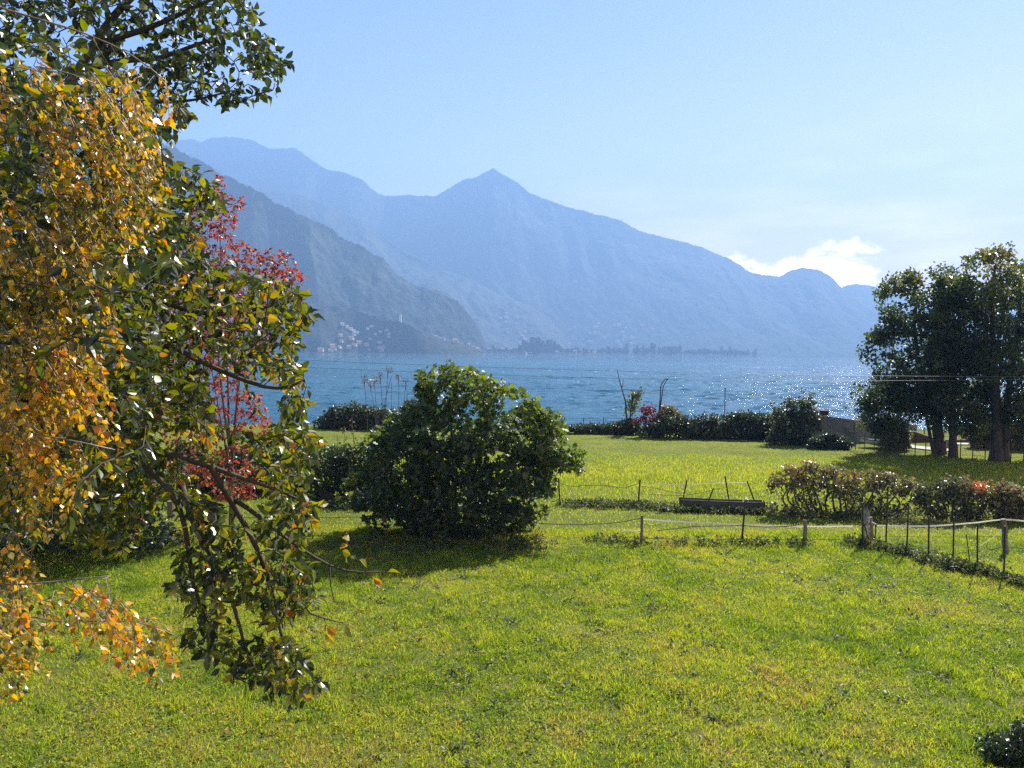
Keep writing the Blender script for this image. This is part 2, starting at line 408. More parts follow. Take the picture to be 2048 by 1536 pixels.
def twig_leaves(geo, chains, spacing, size, tpl, rng, tint, frac=0.6, droop=0.4, up=0.4, side=0.8, petiole=0.02):
    """leaves set alternately along the outer part of each twig"""
    pos, dirs, nrm, tt = [], [], [], []
    for ci, o in enumerate(chains):
        seg = np.concatenate([[0], np.cumsum(np.linalg.norm(np.diff(o, axis=0), axis=1))]); L = seg[-1]
        q = np.arange(max(0, L * (1 - frac)), L, spacing) + rng.uniform(0, spacing * .6)
        q = np.append(q[q < L], L * .995)
        p = np.stack([np.interp(q, seg, o[:, i]) for i in range(3)], 1)
        t = np.gradient(o, axis=0); t /= np.linalg.norm(t, axis=1, keepdims=True) + 1e-9
        tq = np.stack([np.interp(q, seg, t[:, i]) for i in range(3)], 1)
        s = rand_unit(len(q), rng); s -= tq * (s * tq).sum(1, keepdims=True); s /= np.linalg.norm(s, axis=1, keepdims=True) + 1e-9
        d = tq * .5 + s * side + np.array([0, 0, -droop])
        d /= np.linalg.norm(d, axis=1, keepdims=True)
        pos.append(p + d * petiole); dirs.append(d + rng.normal(0, .25, d.shape)); nrm.append(rand_unit(len(q), rng) * .8 + np.array([0, 0, up]))
        tt.append(np.full(len(q), tint[ci] if np.ndim(tint) else tint))
    pos, dirs, nrm, tt = map(np.concatenate, (pos, dirs, nrm, tt)); m = len(pos)
    geo.leaves(tpl, pos, dirs, nrm, rng.uniform(size * .6, size * 1.2, m), tt + rng.normal(0, .05, m), rng.uniform(-1.2, 2.6, m))
    return m

# ================================================================== SETTING
LAKE_Z = -1.7
def mountain(name, sky, dr, db, ncol, nrow, amp, seed, mat, label, rough_px=1.2, canopy=7.0, conv=0.85, shore=None):
    """a ridge at distance dr falling to its foot at distance db, with gullies and a rough wooded surface"""
    sky = np.asarray(sky, float); px = np.linspace(sky[0, 0], sky[-1, 0], ncol)
    py = np.interp(px, sky[:, 0], sky[:, 1])
    for _ in range(2): py[1:-1] = (py[:-2] + 2 * py[1:-1] + py[2:]) / 4
    jit = (fbm(px / 22, px * 0, seed, 4) - .5) * 7 * rough_px / 1.2 + (vnoise(px / 3.1, px * 0, seed + 5) - .5) * rough_px * 1.6
    jit = jit / F * np.hypot(1, (px - 1024) / F)
    drr = np.interp(px, sky[:, 0], sky[:, 2]) if sky.shape[1] > 2 else np.full(ncol, dr)
    Rg = P(px, py, drr); jit = -jit * drr
    dbb = db if np.ndim(db) == 0 else np.interp(px, db[0], db[1])
    dirx = ray(px, np.full(ncol, 700.0))[:, 0]
    Fx = np.stack([dirx * dbb, np.broadcast_to(dbb, (ncol,)), np.full(ncol, LAKE_Z - 12)], 1)
    t = np.linspace(0, 1, nrow)[:, None]
    X = Rg[:, 0] + (Fx[:, 0] - Rg[:, 0]) * t; Y = Rg[:, 1] + (Fx[:, 1] - Rg[:, 1]) * t
    Z = Rg[:, 2] + (Fx[:, 2] - Rg[:, 2]) * t ** conv
    hscale = np.clip((Rg[:, 2] + 5) / 500, .03, 1)
    wx = X + (fbm(X / 700, Y / 700, seed + 40) - .5) * 700
    g = 1 - np.abs(2 * fbm(wx / 520, Y / 1500, seed + 11, 5) - 1)
    Z = Z + amp * hscale * (g - .62) * 2.2 * np.sin(np.pi * np.clip(t, 0, 1) ** .8) ** .8
    Z = Z + amp * .35 * hscale * (fbm(X / 170, Y / 170, seed + 21, 4) - .5) * np.minimum(1, t * 6)
    Z = Z + canopy * (fbm(X / 24, Y / 30, seed + 31, 2) - .5) * 2 * np.minimum(1, t * 8)
    Z = Z + jit * np.exp(-t * nrow / 5.0)
    zmax = CAM[2] + (Rg[:, 2] - CAM[2]) * np.hypot(X, Y) / np.hypot(Rg[:, 0], Rg[:, 1]) * 0.998
    Z = np.where(t > 0, np.minimum(Z, zmax + jit * np.exp(-t * nrow / 5.0)), Z)
    rows = [np.stack([X, Y, Z], -1)]
    back = []
    for b in (1.0, .66, .33, .12):
        q = Rg.copy(); k = (drr + b * (drr - dbb) * 1.0) / drr
        q[:, 0] *= k; q[:, 1] *= k; q[:, 2] = Rg[:, 2] * (1 - b) + (LAKE_Z - 12) * b
        back.append(q)
    A = np.concatenate([np.stack(back), rows[0]], 0); nr = len(A)
    g = Geo(); i = np.arange(nr - 1)[:, None] * ncol; j = np.arange(ncol - 1)[None]
    g.add(A.reshape(-1, 3), np.stack([i + j, i + ncol + j, i + ncol + j + 1, i + j + 1], -1).reshape(-1, 4), 0.0)
    o = g.build(name, mat, None, smooth=True)
    tag(o, label, 'mountain', kind='structure')
    return px, rows[0]
def hill_mat(name, dark, mid, pale, sc=0.02, rock=0.0):
    m, n, l = new_mat(name)
    tcn = n.new('ShaderNodeTexCoord')
    n1 = n.new('ShaderNodeTexNoise'); n1.inputs['Scale'].default_value = sc; n1.inputs['Detail'].default_value = 10; n1.inputs['Roughness'].default_value = .7
    n2 = n.new('ShaderNodeTexNoise'); n2.inputs['Scale'].default_value = sc * .16; n2.inputs['Detail'].default_value = 6
    l.new(tcn.outputs['Object'], n1.inputs['Vector']); l.new(tcn.outputs['Object'], n2.inputs['Vector'])
    r1 = ramp(n, [(.35, dark), (.62, mid)]); l.new(n1.outputs[0], r1.inputs[0])
    r2 = ramp(n, [(.5, (0, 0, 0)), (.72, (1, 1, 1))]); l.new(n2.outputs[0], r2.inputs[0])
    mx = n.new('ShaderNodeMix'); mx.data_type = 'RGBA'
    ml = n.new('ShaderNodeMath'); ml.operation = 'MULTIPLY'; l.new(r2.outputs[0], ml.inputs[0]); l.new(n1.outputs[0], ml.inputs[1])
    l.new(ml.outputs[0], mx.inputs[0]); l.new(r1.outputs[0], mx.inputs[6]); mx.inputs[7].default_value = (*pale, 1)
    p = n.new('ShaderNodeBsdfPrincipled'); l.new(mx.outputs[2], p.inputs['Base Color']); p.inputs['Roughness'].default_value = .95
    p.inputs['Specular IOR Level'].default_value = .1
    b = n.new('ShaderNodeBump'); b.inputs['Strength'].default_value = .9; b.inputs['Distance'].default_value = 10
    l.new(n1.outputs[0], b.inputs['Height']); l.new(b.outputs[0], p.inputs['Normal'])
    o = n.new('ShaderNodeOutputMaterial'); l.new(p.outputs[0], o.inputs[0])
    return m
M_hill = hill_mat('wooded_slope', (0.008, 0.014, 0.007), (0.036, 0.047, 0.032), (0.085, 0.092, 0.07), 0.035)
M_hillfar = hill_mat('distant_slope', (0.012, 0.018, 0.012), (0.045, 0.055, 0.028), (0.075, 0.08, 0.045), 0.016)

mountain('mountain', [(1560, 640), (1640, 600), (1690, 572), (1712, 567), (1735, 570), (1765, 580), (1800, 590), (1900, 615), (2000, 610), (2150, 560), (2300, 520)], 6500, 5900, 260, 50, 60, 91, M_hillfar,
         'faint pale mountain farthest away, low behind the rounded knoll', rough_px=.6, canopy=8)
SKY_A = [(-500, 250), (150, 300), (300, 282), (345, 286), (372, 278), (385, 276), (406, 282), (420, 276), (440, 275), (470, 274), (500, 281), (540, 297), (590, 296), (620, 318), (650, 337), (700, 348), (722, 357), (745, 378), (770, 392), (800, 393), (830, 390), (868, 394), (900, 374), (930, 358), (955, 352), (975, 343), (986, 336), (996, 343), (1010, 350), (1035, 364), (1060, 386), (1100, 402), (1150, 418), (1200, 430), (1250, 443), (1280, 462), (1330, 475), (1400, 493), (1460, 518), (1500, 542), (1515, 550), (1555, 553), (1580, 542), (1605, 537), (1640, 540), (1660, 550), (1672, 562), (1684, 578), (1710, 590), (1750, 606), (1800, 640), (1860, 670), (1930, 708)]
pxA, gA = mountain('mountain', SKY_A, 5200, 4200, 900, 150, 70, 3, M_hillfar, 'tallest hazy blue mountain with a pointed peak and long ridge down to the right', rough_px=1.0, canopy=7)
SKY_B = [(-500, 240), (200, 280), (340, 290), (400, 318), (470, 357), (520, 374), (560, 381), (610, 391), (640, 402), (690, 428), (730, 450), (760, 470), (800, 497), (850, 522), (900, 545), (950, 562), (1000, 587), (1050, 606), (1090, 630), (1115, 655), (1140, 690), (1160, 708)]
pxB, gB = mountain('mountain', SKY_B, 4300, 3600, 620, 130, 190, 17, M_hillfar, 'middle hazy mountain spur sloping down behind the peninsula village', rough_px=1.3, canopy=9)
SKY_C = [(-600, 60), (0, 150), (100, 168), (160, 178), (250, 235), (340, 292), (400, 322), (440, 347), (500, 373), (560, 408), (600, 428), (640, 447), (690, 478), (720, 490), (760, 514), (800, 549), (830, 573), (870, 580), (905, 597), (930, 620), (950, 640), (962, 665), (968, 690), (975, 709)]
pxC, gC = mountain('mountain', SKY_C, 2600, ([-600, 700, 975], [2150, 2200, 2450]), 860, 190, 110, 29, M_hill, 'nearest steep wooded mountain slope, ending in a cliff above the village', rough_px=2.2, canopy=12)
SKY_D = [(-600, 480), (300, 540), (540, 575), (600, 597), (650, 606), (700, 618), (740, 634), (770, 640), (800, 641), (830, 650), (860, 668), (890, 680), (930, 692), (965, 705)]
pxD, gD = mountain('hill', SKY_D, 2080, ([-600, 640, 965], [1850, 1900, 2330]), 620, 120, 45, 43, M_hill, 'low green hillside carrying the village at the foot of the mountain', rough_px=2.4, canopy=10, conv=1.0)
PEN_D = ([860, 1000, 1516], [2450, 2600, 3050])
# low peninsula
g = Geo(); pxs = np.linspace(860, 1517, 120); dd = np.interp(pxs, *PEN_D)
tip = np.clip((1519 - pxs) / 40, 0, 1) ** .5
rowsP = []
for f, zz in ((0, -4), (.02, 1.0), (.3, 3), (.7, 4), (1, -4)):
    d = dd + f * 420 * tip + (fbm(pxs / 18, pxs * 0, 3) - .5) * 30
    r = ray(pxs, np.full_like(pxs, 700)); rowsP.append(np.stack([r[:, 0] * d, d, np.full_like(d, LAKE_Z + zz)], 1))
A = np.stack(rowsP); nc = 120; i = np.arange(4)[:, None] * nc; j = np.arange(nc - 1)[None]
g.add(A.reshape(-1, 3), np.stack([i + j, i + j + 1, i + nc + j + 1, i + nc + j], -1).reshape(-1, 4))
tag(g.build('peninsula', M_hill, smooth=True), 'low flat wooded peninsula running out into the lake', 'peninsula', kind='structure')

# ground: one sheet that dips under the lake
def shore_y(x): return 63 + 3 * np.sin(x / 31.0) - 0.03 * np.maximum(x, 0) ** 1.1
def ground_z(x, y):
    s = np.clip((y - shore_y(x)) / 5, 0, 1)
    return (fbm(x / 3.5, y / 3.5, 5, 2) - .5) * .10 - 3.4 * s * s * (3 - 2 * s)
gx = np.concatenate([np.linspace(-900, -60, 40), np.linspace(-58, 58, 220), np.linspace(60, 900, 40)])
gy = np.concatenate([np.linspace(-200, 5, 20), np.linspace(6, 74, 180)])
GX, GY = np.meshgrid(gx, gy); g = Geo(); nc = len(gx)
i = np.arange(len(gy) - 1)[:, None] * nc; j = np.arange(nc - 1)[None]
dry_t = 0
g.add(np.stack([GX, GY, ground_z(GX, GY)], -1).reshape(-1, 3), np.stack([i + j, i + j + 1, i + nc + j + 1, i + nc + j], -1).reshape(-1, 4))
m, n, l = new_mat('meadow_soil')
tcn = n.new('ShaderNodeTexCoord')
n1 = n.new('ShaderNodeTexNoise'); n1.inputs['Scale'].default_value = 9; n1.inputs['Detail'].default_value = 8; n1.inputs['Roughness'].default_value = .75
n2 = n.new('ShaderNodeTexNoise'); n2.inputs['Scale'].default_value = .35; n2.inputs['Detail'].default_value = 4
for q in (n1, n2): l.new(tcn.outputs['Object'], q.inputs['Vector'])
r1 = ramp(n, [(.3, (.03, .042, .010)), (.55, (.085, .11, .016)), (.75, (.17, .17, .035))]); l.new(n1.outputs[0], r1.inputs[0])
r2 = ramp(n, [(.42, (0, 0, 0)), (.7, (.5, .5, .5))]); l.new(n2.outputs[0], r2.inputs[0])
mx = n.new('ShaderNodeMix'); mx.data_type = 'RGBA'; l.new(r2.outputs[0], mx.inputs[0]); l.new(r1.outputs[0], mx.inputs[6]); mx.inputs[7].default_value = (.19, .17, .05, 1)
p = n.new('ShaderNodeBsdfPrincipled'); l.new(mx.outputs[2], p.inputs['Base Color']); p.inputs['Roughness'].default_value = .95; p.inputs['Specular IOR Level'].default_value = .1
b = n.new('ShaderNodeBump'); b.inputs['Strength'].default_value = 1; b.inputs['Distance'].default_value = .05; l.new(n1.outputs[0], b.inputs['Height']); l.new(b.outputs[0], p.inputs['Normal'])
o = n.new('ShaderNodeOutputMaterial'); l.new(p.outputs[0], o.inputs[0]); M_ground = m
tag(g.build('ground', M_ground, smooth=True), 'grassy ground of the lawn and meadow down to the lake', 'ground', kind='structure')

# lake: choppy water
rr = [48.0]
while rr[-1] < 6900: rr.append(rr[-1] + max(.42, rr[-1] * .0026 if rr[-1] < 700 else rr[-1] * .012))
rr = np.array(rr); aa = np.linspace(R_(-46), R_(46), 900)
RR, AA = np.meshgrid(rr, aa, indexing='ij'); WX, WY = RR * np.sin(AA), RR * np.cos(AA)
h = np.zeros_like(WX); wr = np.random.default_rng(3)
drr_ = np.maximum(.42, RR * .0026) * np.where(RR > 700, 4, 1)
for k in range(46):
    lam = 1.3 * (7.5 / 1.3) ** wr.uniform(0, 1); th = R_(200) + wr.normal(0, .5); ph = wr.uniform(0, 6.28)
    fade = np.clip((lam / 3.2 - np.maximum(drr_, RR * .0018)) / (lam / 8), 0, 1)
    q = np.abs(np.sin((WX * math.sin(th) + WY * math.cos(th)) * math.pi / lam + ph + 1.2 * np.sin(WX / lam / 5.0 + k)))
    h += .0125 * lam * fade * (.64 - q)
g = Geo(); nc = len(aa); i = np.arange(len(rr) - 1)[:, None] * nc; j = np.arange(nc - 1)[None]
g.add(np.stack([WX, WY, LAKE_Z + h], -1).reshape(-1, 3), np.stack([i + j, i + j + 1, i + nc + j + 1, i + nc + j], -1).reshape(-1, 4))
m, n, l = new_mat('lake_water')
tcn = n.new('ShaderNodeTexCoord')
def wnoise(scale, st, det, rg=.6):
    mp = n.new('ShaderNodeMapping'); mp.inputs['Scale'].default_value = st; mp.inputs['Rotation'].default_value = (0, 0, R_(12))
    l.new(tcn.outputs['Object'], mp.inputs[0])
    q = n.new('ShaderNodeTexNoise'); q.inputs['Scale'].default_value = scale; q.inputs['Detail'].default_value = det; q.inputs['Roughness'].default_value = rg
    l.new(mp.outputs[0], q.inputs['Vector']); return q.outputs[0]
a1, a2, a3 = wnoise(.9, (.55, 1, 1), 5), wnoise(.16, (.4, 1, 1), 5), wnoise(.02, (.4, 1, 1), 4)
b1 = n.new('ShaderNodeBump'); b1.inputs['Strength'].default_value = 1; b1.inputs['Distance'].default_value = .34; l.new(a1, b1.inputs['Height'])
b2 = n.new('ShaderNodeBump'); b2.inputs['Strength'].default_value = 1; b2.inputs['Distance'].default_value = .5; l.new(a2, b2.inputs['Height']); l.new(b1.outputs[0], b2.inputs['Normal'])
p = n.new('ShaderNodeBsdfPrincipled'); p.inputs['Roughness'].default_value = .06; p.inputs['IOR'].default_value = 1.33; p.inputs['Specular IOR Level'].default_value = .3
rc = ramp(n, [(.35, (.009, .06, .105)), (.65, (.028, .11, .165))]); l.new(a3, rc.inputs[0])
l.new(b2.outputs[0], p.inputs['Normal'])
f1, f2 = wnoise(.5, (.4, 1, 1), 7, .72), wnoise(.012, (.6, 1, 1), 3)
fa = n.new('ShaderNodeMath'); fa.operation = 'MULTIPLY_ADD'; l.new(f2, fa.inputs[0]); fa.inputs[1].default_value = .22; l.new(f1, fa.inputs[2])
fr = ramp(n, [(.765, (0, 0, 0)), (.80, (1, 1, 1))]); l.new(fa.outputs[0], fr.inputs[0])  # white specks paint whitecap foam and also sun sparkle
mx = n.new('ShaderNodeMix'); mx.data_type = 'RGBA'; l.new(fr.outputs[0], mx.inputs[0]); l.new(rc.outputs[0], mx.inputs[6]); mx.inputs[7].default_value = (.8, .82, .84, 1)
l.new(mx.outputs[2], p.inputs['Base Color'])
rm = n.new('ShaderNodeMath'); rm.operation = 'MULTIPLY_ADD'; l.new(fr.outputs[0], rm.inputs[0]); rm.inputs[1].default_value = .7; rm.inputs[2].default_value = .06
l.new(rm.outputs[0], p.inputs['Roughness'])
o = n.new('ShaderNodeOutputMaterial'); l.new(p.outputs[0], o.inputs[0]); M_water = m
tag(g.build('lake_water', M_water, smooth=True), 'wind-ruffled blue lake water with small whitecaps and painted sparkle', 'lake', kind='structure')

# path and paved strip in the garden
def strip(name, pts, w, mat, z, label):
    pts = np.asarray(pts, float); t = np.gradient(pts[:, :2], axis=0); t /= np.linalg.norm(t, axis=1, keepdims=True)
    nrm = np.stack([-t[:, 1], t[:, 0]], 1) * w / 2
    a = np.column_stack([pts[:, :2] + nrm, np.full(len(pts), z)]); b = np.column_stack([pts[:, :2] - nrm, np.full(len(pts), z)])
    lo = np.concatenate([a, b]) - np.array([0, 0, .2])
    k = len(pts); v = np.concatenate([a, b, lo]); i = np.arange(k - 1)
    f = [np.stack([i + 1, i, i + k, i + k + 1], 1), np.stack([i, i + 1, i + 1 + 2 * k, i + 2 * k], 1), np.stack([i + k + 1, i + k, i + 3 * k, i + 3 * k + 1], 1)]
    g = Geo(); g.add(v, f); tag(g.build(name, mat), label, 'path', kind='structure')
pp = G(np.array([1796., 1815, 1840, 1870, 1900]), np.array([890.5, 894, 896.5, 899.5, 902])); strip('path', pp, 1.5, M_path, .07, 'pale gravel garden path beyond the wire fence')
pp = G(np.array([1885., 1920, 1965, 2020]), np.array([889., 889, 890, 891])); strip('pavement', pp, 1.0, M_path, .075, 'pale paved strip along the low brown wall by the lake')

# ================================================================== FAR SHORE
def house_mesh(name, w, d, h, rh, wall, roof):
    g = Geo(); g.box((0, 0, h / 2), (w, d, h))
    v = np.array([(-w / 2, -d / 2, h), (w / 2, -d / 2, h), (w / 2, d / 2, h), (-w / 2, d / 2, h), (-w / 2, 0, h + rh * .9), (w / 2, 0, h + rh * .9)])
    g.add(v, [(0, 4, 3), (1, 2, 5)])
    nw = sum(len(f) for f in g.f)
    e = .06 * d + .3
    for s in (-1, 1):
        lo, hi = np.array([0, s * (d / 2 + e), h - e * rh / d * 2]), np.array([0, 0, h + rh])
        a = np.array([(-w / 2 - e, lo[1], lo[2]), (w / 2 + e, lo[1], lo[2]), (w / 2 + e, 0, hi[2]), (-w / 2 - e, 0, hi[2])])
        g.add(np.concatenate([a, a + (0, 0, .35)]), np.array([(0, 1, 2, 3), (4, 7, 6, 5), (0, 4, 5, 1), (1, 5, 6, 2), (3, 7, 4, 0)]))
    o = g.build(name, wall, orphan=True); o.data.materials.append(roof)
    tot = len(o.data.polygons); mi = np.zeros(tot, np.int32); mi[nw:] = 1
    o.data.polygons.foreach_set('material_index', mi)
    return o
M_hw = [solid_mat('house_wall', c, tuple(x * .85 for x in c), .3, .85, 0) for c in ((.62, .56, .47), (.60, .44, .30), (.70, .68, .64), (.50, .30, .24))]
M_hr = [solid_mat('roof_tile', (.33, .15, .10), (.22, .10, .07), .5, .85, 0), solid_mat('roof_slate', (.30, .28, .27), (.22, .2, .2), .5, .8, 0)]
protos = [house_mesh('house', 11, 9, 6.5, 2.6, M_hw[0], M_hr[0]), house_mesh('house', 15, 10, 8.5, 2.8, M_hw[1], M_hr[0]), house_mesh('house', 9, 8, 7, 2.4, M_hw[2], M_hr[1]), house_mesh('house', 13, 9, 9, 2.5, M_hw[3], M_hr[0])]
def on_grid(pxg, grid, px, py):
    j = int(np.clip(np.searchsorted(pxg, px), 0, len(pxg) - 1)); colp = grid[:, j]; _, yy = proj(colp)
    return colp[int(np.argmin(np.abs(yy - py)))]
hr = np.random.default_rng(21)
def put_house(p, k, rz, sc, label, group, name='house'):
    o = protos[k].copy(); o.name = name; col.objects.link(o)
    o.location = tuple(p - np.array([0, 0, .8])); o.rotation_euler = (0, 0, rz); o.scale = (sc,) * 3
    tag(o, label, 'house', group)
for i in range(84):
    px = 640 + 318 * hr.uniform(0, 1) ** .75; lim = np.interp(px, [640, 700, 760, 800, 860, 960], [700, 655, 650, 648, 672, 695])
    py = 703 - (703 - lim) * hr.uniform(0, 1) ** 1.8
    put_house(on_grid(pxD, gD, px, py), hr.integers(0, 4), hr.uniform(-.6, .6), hr.uniform(.6, .95), 'small pale house of the village spread over the hillside at the mountain foot', 'houses of the hillside village')
for px, py in ((683, 651), (694, 657), (700, 661), (707, 665), (713, 668)):
    put_house(on_grid(pxD, gD, px, py), 2, hr.uniform(-.3, .3), .9, 'white house in the short diagonal row climbing the hillside', 'white houses in a diagonal row on the hillside')
def pen_pt(px, f):
    d = np.interp(px, *PEN_D) + f * 380; r = ray(px, 700.0); return np.array([r[0] * d, d, LAKE_Z + 2.5])
for i in range(34):
    px = hr.uniform(962, 1260); put_house(pen_pt(px, hr.uniform(.03, .6)), hr.integers(0, 4), hr.uniform(-.5, .5), hr.uniform(.9, 1.5), 'red or grey roofed house among trees on the flat peninsula', 'houses on the peninsula')
for i in range(22):
    px = 1215 + hr.normal(0, 45); py = hr.uniform(640, 694)
    put_house(on_grid(pxA, gA, px, py), hr.integers(0, 4), hr.uniform(-.5, .5), hr.uniform(1.1, 1.7), 'faint house of the hazy village behind the peninsula', 'houses of the hazy village behind the peninsula')
for i in range(18):
    px = hr.uniform(985, 1110); py = np.interp(px, [985, 1110], [600, 665]) + hr.uniform(10, 60)
    if py < 692: put_house(on_grid(pxB, gB, px, py), hr.integers(0, 4), hr.uniform(-.5, .5), hr.uniform(1.0, 1.5), 'faint house dotted on the middle mountain spur', 'houses on the middle mountain spur')
# long hall and towers
g = Geo(); q = pen_pt(1014, .3); g.box((q[0], q[1], q[2] + 6), (62, 18, 12)); b0 = thing('long_hall', q, 'long low hall with a pale roof at the root of the peninsula', 'building')
g.build('wall', M_hw[1], b0); g = Geo(); g.box((q[0], q[1], q[2] + 13), (66, 22, 2)); g.box((q[0], q[1], q[2] + 14.8), (60, 12, 1.6)); g.build('roof', M_sail, b0)
def tower(px, p, h, w, label, wall):
    t = thing('bell_tower', p, label, 'tower')
    g = Geo(); g.box((p[0], p[1], p[2] + h / 2), (w, w, h)); g.box((p[0], p[1], p[2] + h * .8), (w * 1.15, w * 1.15, .6)); g.build('shaft', wall, t)
    g = Geo(); c = np.array(p) + (0, 0, h); s = w * .6
    g.add(np.array([c + (-s, -s, 0), c + (s, -s, 0), c + (s, s, 0), c + (-s, s, 0), c + (0, 0, w)]), [(0, 1, 4), (1, 2, 4), (2, 3, 4), (3, 0, 4)]); g.build('spire', M_hr[0], t)
tower(800, on_grid(pxD, gD, 800, 646), 22, 5.5, 'slim white bell tower standing on the hillside above the village', M_hw[2])
tower(1303, pen_pt(1303, .4), 34, 6, 'reddish tower rising from the trees of the peninsula', M_hw[3])

def far_tree(kind, seed):
    r = np.random.default_rng(seed); g = Geo()
    if kind == 'round':
        c = np.array([(r.normal(0, 3), r.normal(0, 3), r.uniform(7, 15)) for _ in range(11)]); rad = 4.2
    elif kind == 'tall':
        c = np.array([(r.normal(0, 1.6), r.normal(0, 1.6), z) for z in np.linspace(5, 27, 13)]); rad = 3.6
    else:
        c = np.array([(0, 0, z) for z in np.linspace(4, 24, 11)]); rad = 3.2
    for k, q in enumerate(c):
        rr_ = rad * (1 - .75 * (q[2] - 4) / 22 if kind == 'pointed' else r.uniform(.7, 1.1))
        cluster_leaves(g, q[None], 90, rr_, 2.6, T_simple, r, .3 + r.uniform(0, .5))
    g2 = Geo(); g2.tube([(0, 0, -1), (0, 0, 4), (.3, 0, c[:, 2].max())], [.6, .5, .15], 6)
    return g, g2
ftp = []
for kind, sdv in (('round', 1), ('round', 2), ('tall', 3), ('pointed', 4), ('round', 5)):
    g, g2 = far_tree(kind, sdv)
    ftp.append((g.build('crown', M_farleaf, orphan=True), g2.build('trunk', M_bark, orphan=True), kind))
FT_LABEL = {'round': 'round crowned tree in the belt of trees on the far peninsula', 'tall': 'tall poplar shaped tree in the belt of trees on the far peninsula', 'pointed': 'pointed dark conifer in the belt of trees on the far peninsula'}
def put_far(p, k, sc):
    cr, tr, kind = ftp[k]
    o = thing('tree', p, FT_LABEL[kind], 'tree', {'round': 'round trees on the peninsula', 'tall': 'tall trees on the peninsula', 'pointed': 'conifers on the peninsula'}[kind])
    o.scale = (sc,) * 3; o.rotation_euler = (0, 0, hr.uniform(0, 6.28))
    for s in (cr, tr):
        c = s.copy(); col.objects.link(c); c.parent = o
for i in range(230):
    px = 965 + 548 * hr.uniform(0, 1); f = hr.uniform(.05, .5)
    tall = np.interp(px, [960, 1040, 1055, 1110, 1130, 1200, 1250, 1300, 1345, 1370, 1420, 1512], [.55, .6, 1.2, 1.1, .6, .6, .8, .8, .9, .7, .8, .55])
    k = hr.choice([0, 1, 4, 2, 3], p=[.3, .25, .25, .12, .08]); put_far(pen_pt(px, f), k, tall * hr.uniform(1.2, 1.9))
for px in (1047, 1065, 1072, 1086, 1094, 1102): put_far(pen_pt(px, .15), 2 if px < 1080 else 3, hr.uniform(1.5, 2.0))
for px in (1330, 1346, 1352): put_far(pen_pt(px, .3), 0, 1.8)
# boats on the lake
def lakept(px, d):
    r = ray(px, 705.0); return np.array([r[0] * d, d, LAKE_Z])
def sailboat(px, d, h, label):
    p = lakept(px, d); t = thing('sailboat', p, label, 'sailboat')
    L = h * .75; g = Geo(); st = []
    for u in np.linspace(-1, 1, 9):
        w = L * .16 * max(.05, (1 - max(u, -.4) ** 2 if u > 0 else .85 + .15 * u + .15)); st.append([(u * L / 2, -w, .55), (u * L / 2, -w * .5, -.1), (u * L / 2, w * .5, -.1), (u * L / 2, w, .55)])
    st = np.array(st); i = np.arange(8)[:, None] * 4; j = np.arange(4)[None]
    g.add(st.reshape(-1, 3) + p, np.stack([i + j, i + 4 + j, i + 4 + (j + 1) % 4, i + (j + 1) % 4], -1).reshape(-1, 4)); g.build('hull', M_boat, t)
    g = Geo(); g.tube([p + (0, 0, .3), p + (0, 0, h)], .06, 5); g.build('mast', M_boat, t)
    for nm, x0, x1, hh in (('mainsail', -L * .48, -.1, .97), ('jib', L * .45, .1, .8)):
        g = Geo(); k = 8; u = np.linspace(0, 1, k)
        ed = np.stack([x1 + 0 * u, 0 * u, 1.2 + (h * hh - 1.2) * u], 1); lc = np.stack([x0 + (x1 - x0) * u, .25 * L * np.sin(u * 3.1) * .3 + .2 * (1 - u), 1.2 + (h * hh - 1.2) * u], 1)
        f = np.array([(a, a + 1, k + a + 1, k + a) for a in range(k - 1)]); g.add(np.concatenate([ed, lc]) + p, f); g.add(np.concatenate([ed, lc]) + p + (0, .02, 0), f[:, ::-1]); g.build(nm, M_sail, t)
sailboat(1053, 1900, 10.5, 'white sailboat with raised sails in front of the peninsula')
sailboat(968, 1500, 5.0, 'tiny white sailboat nearer the cliff end of the mountain')

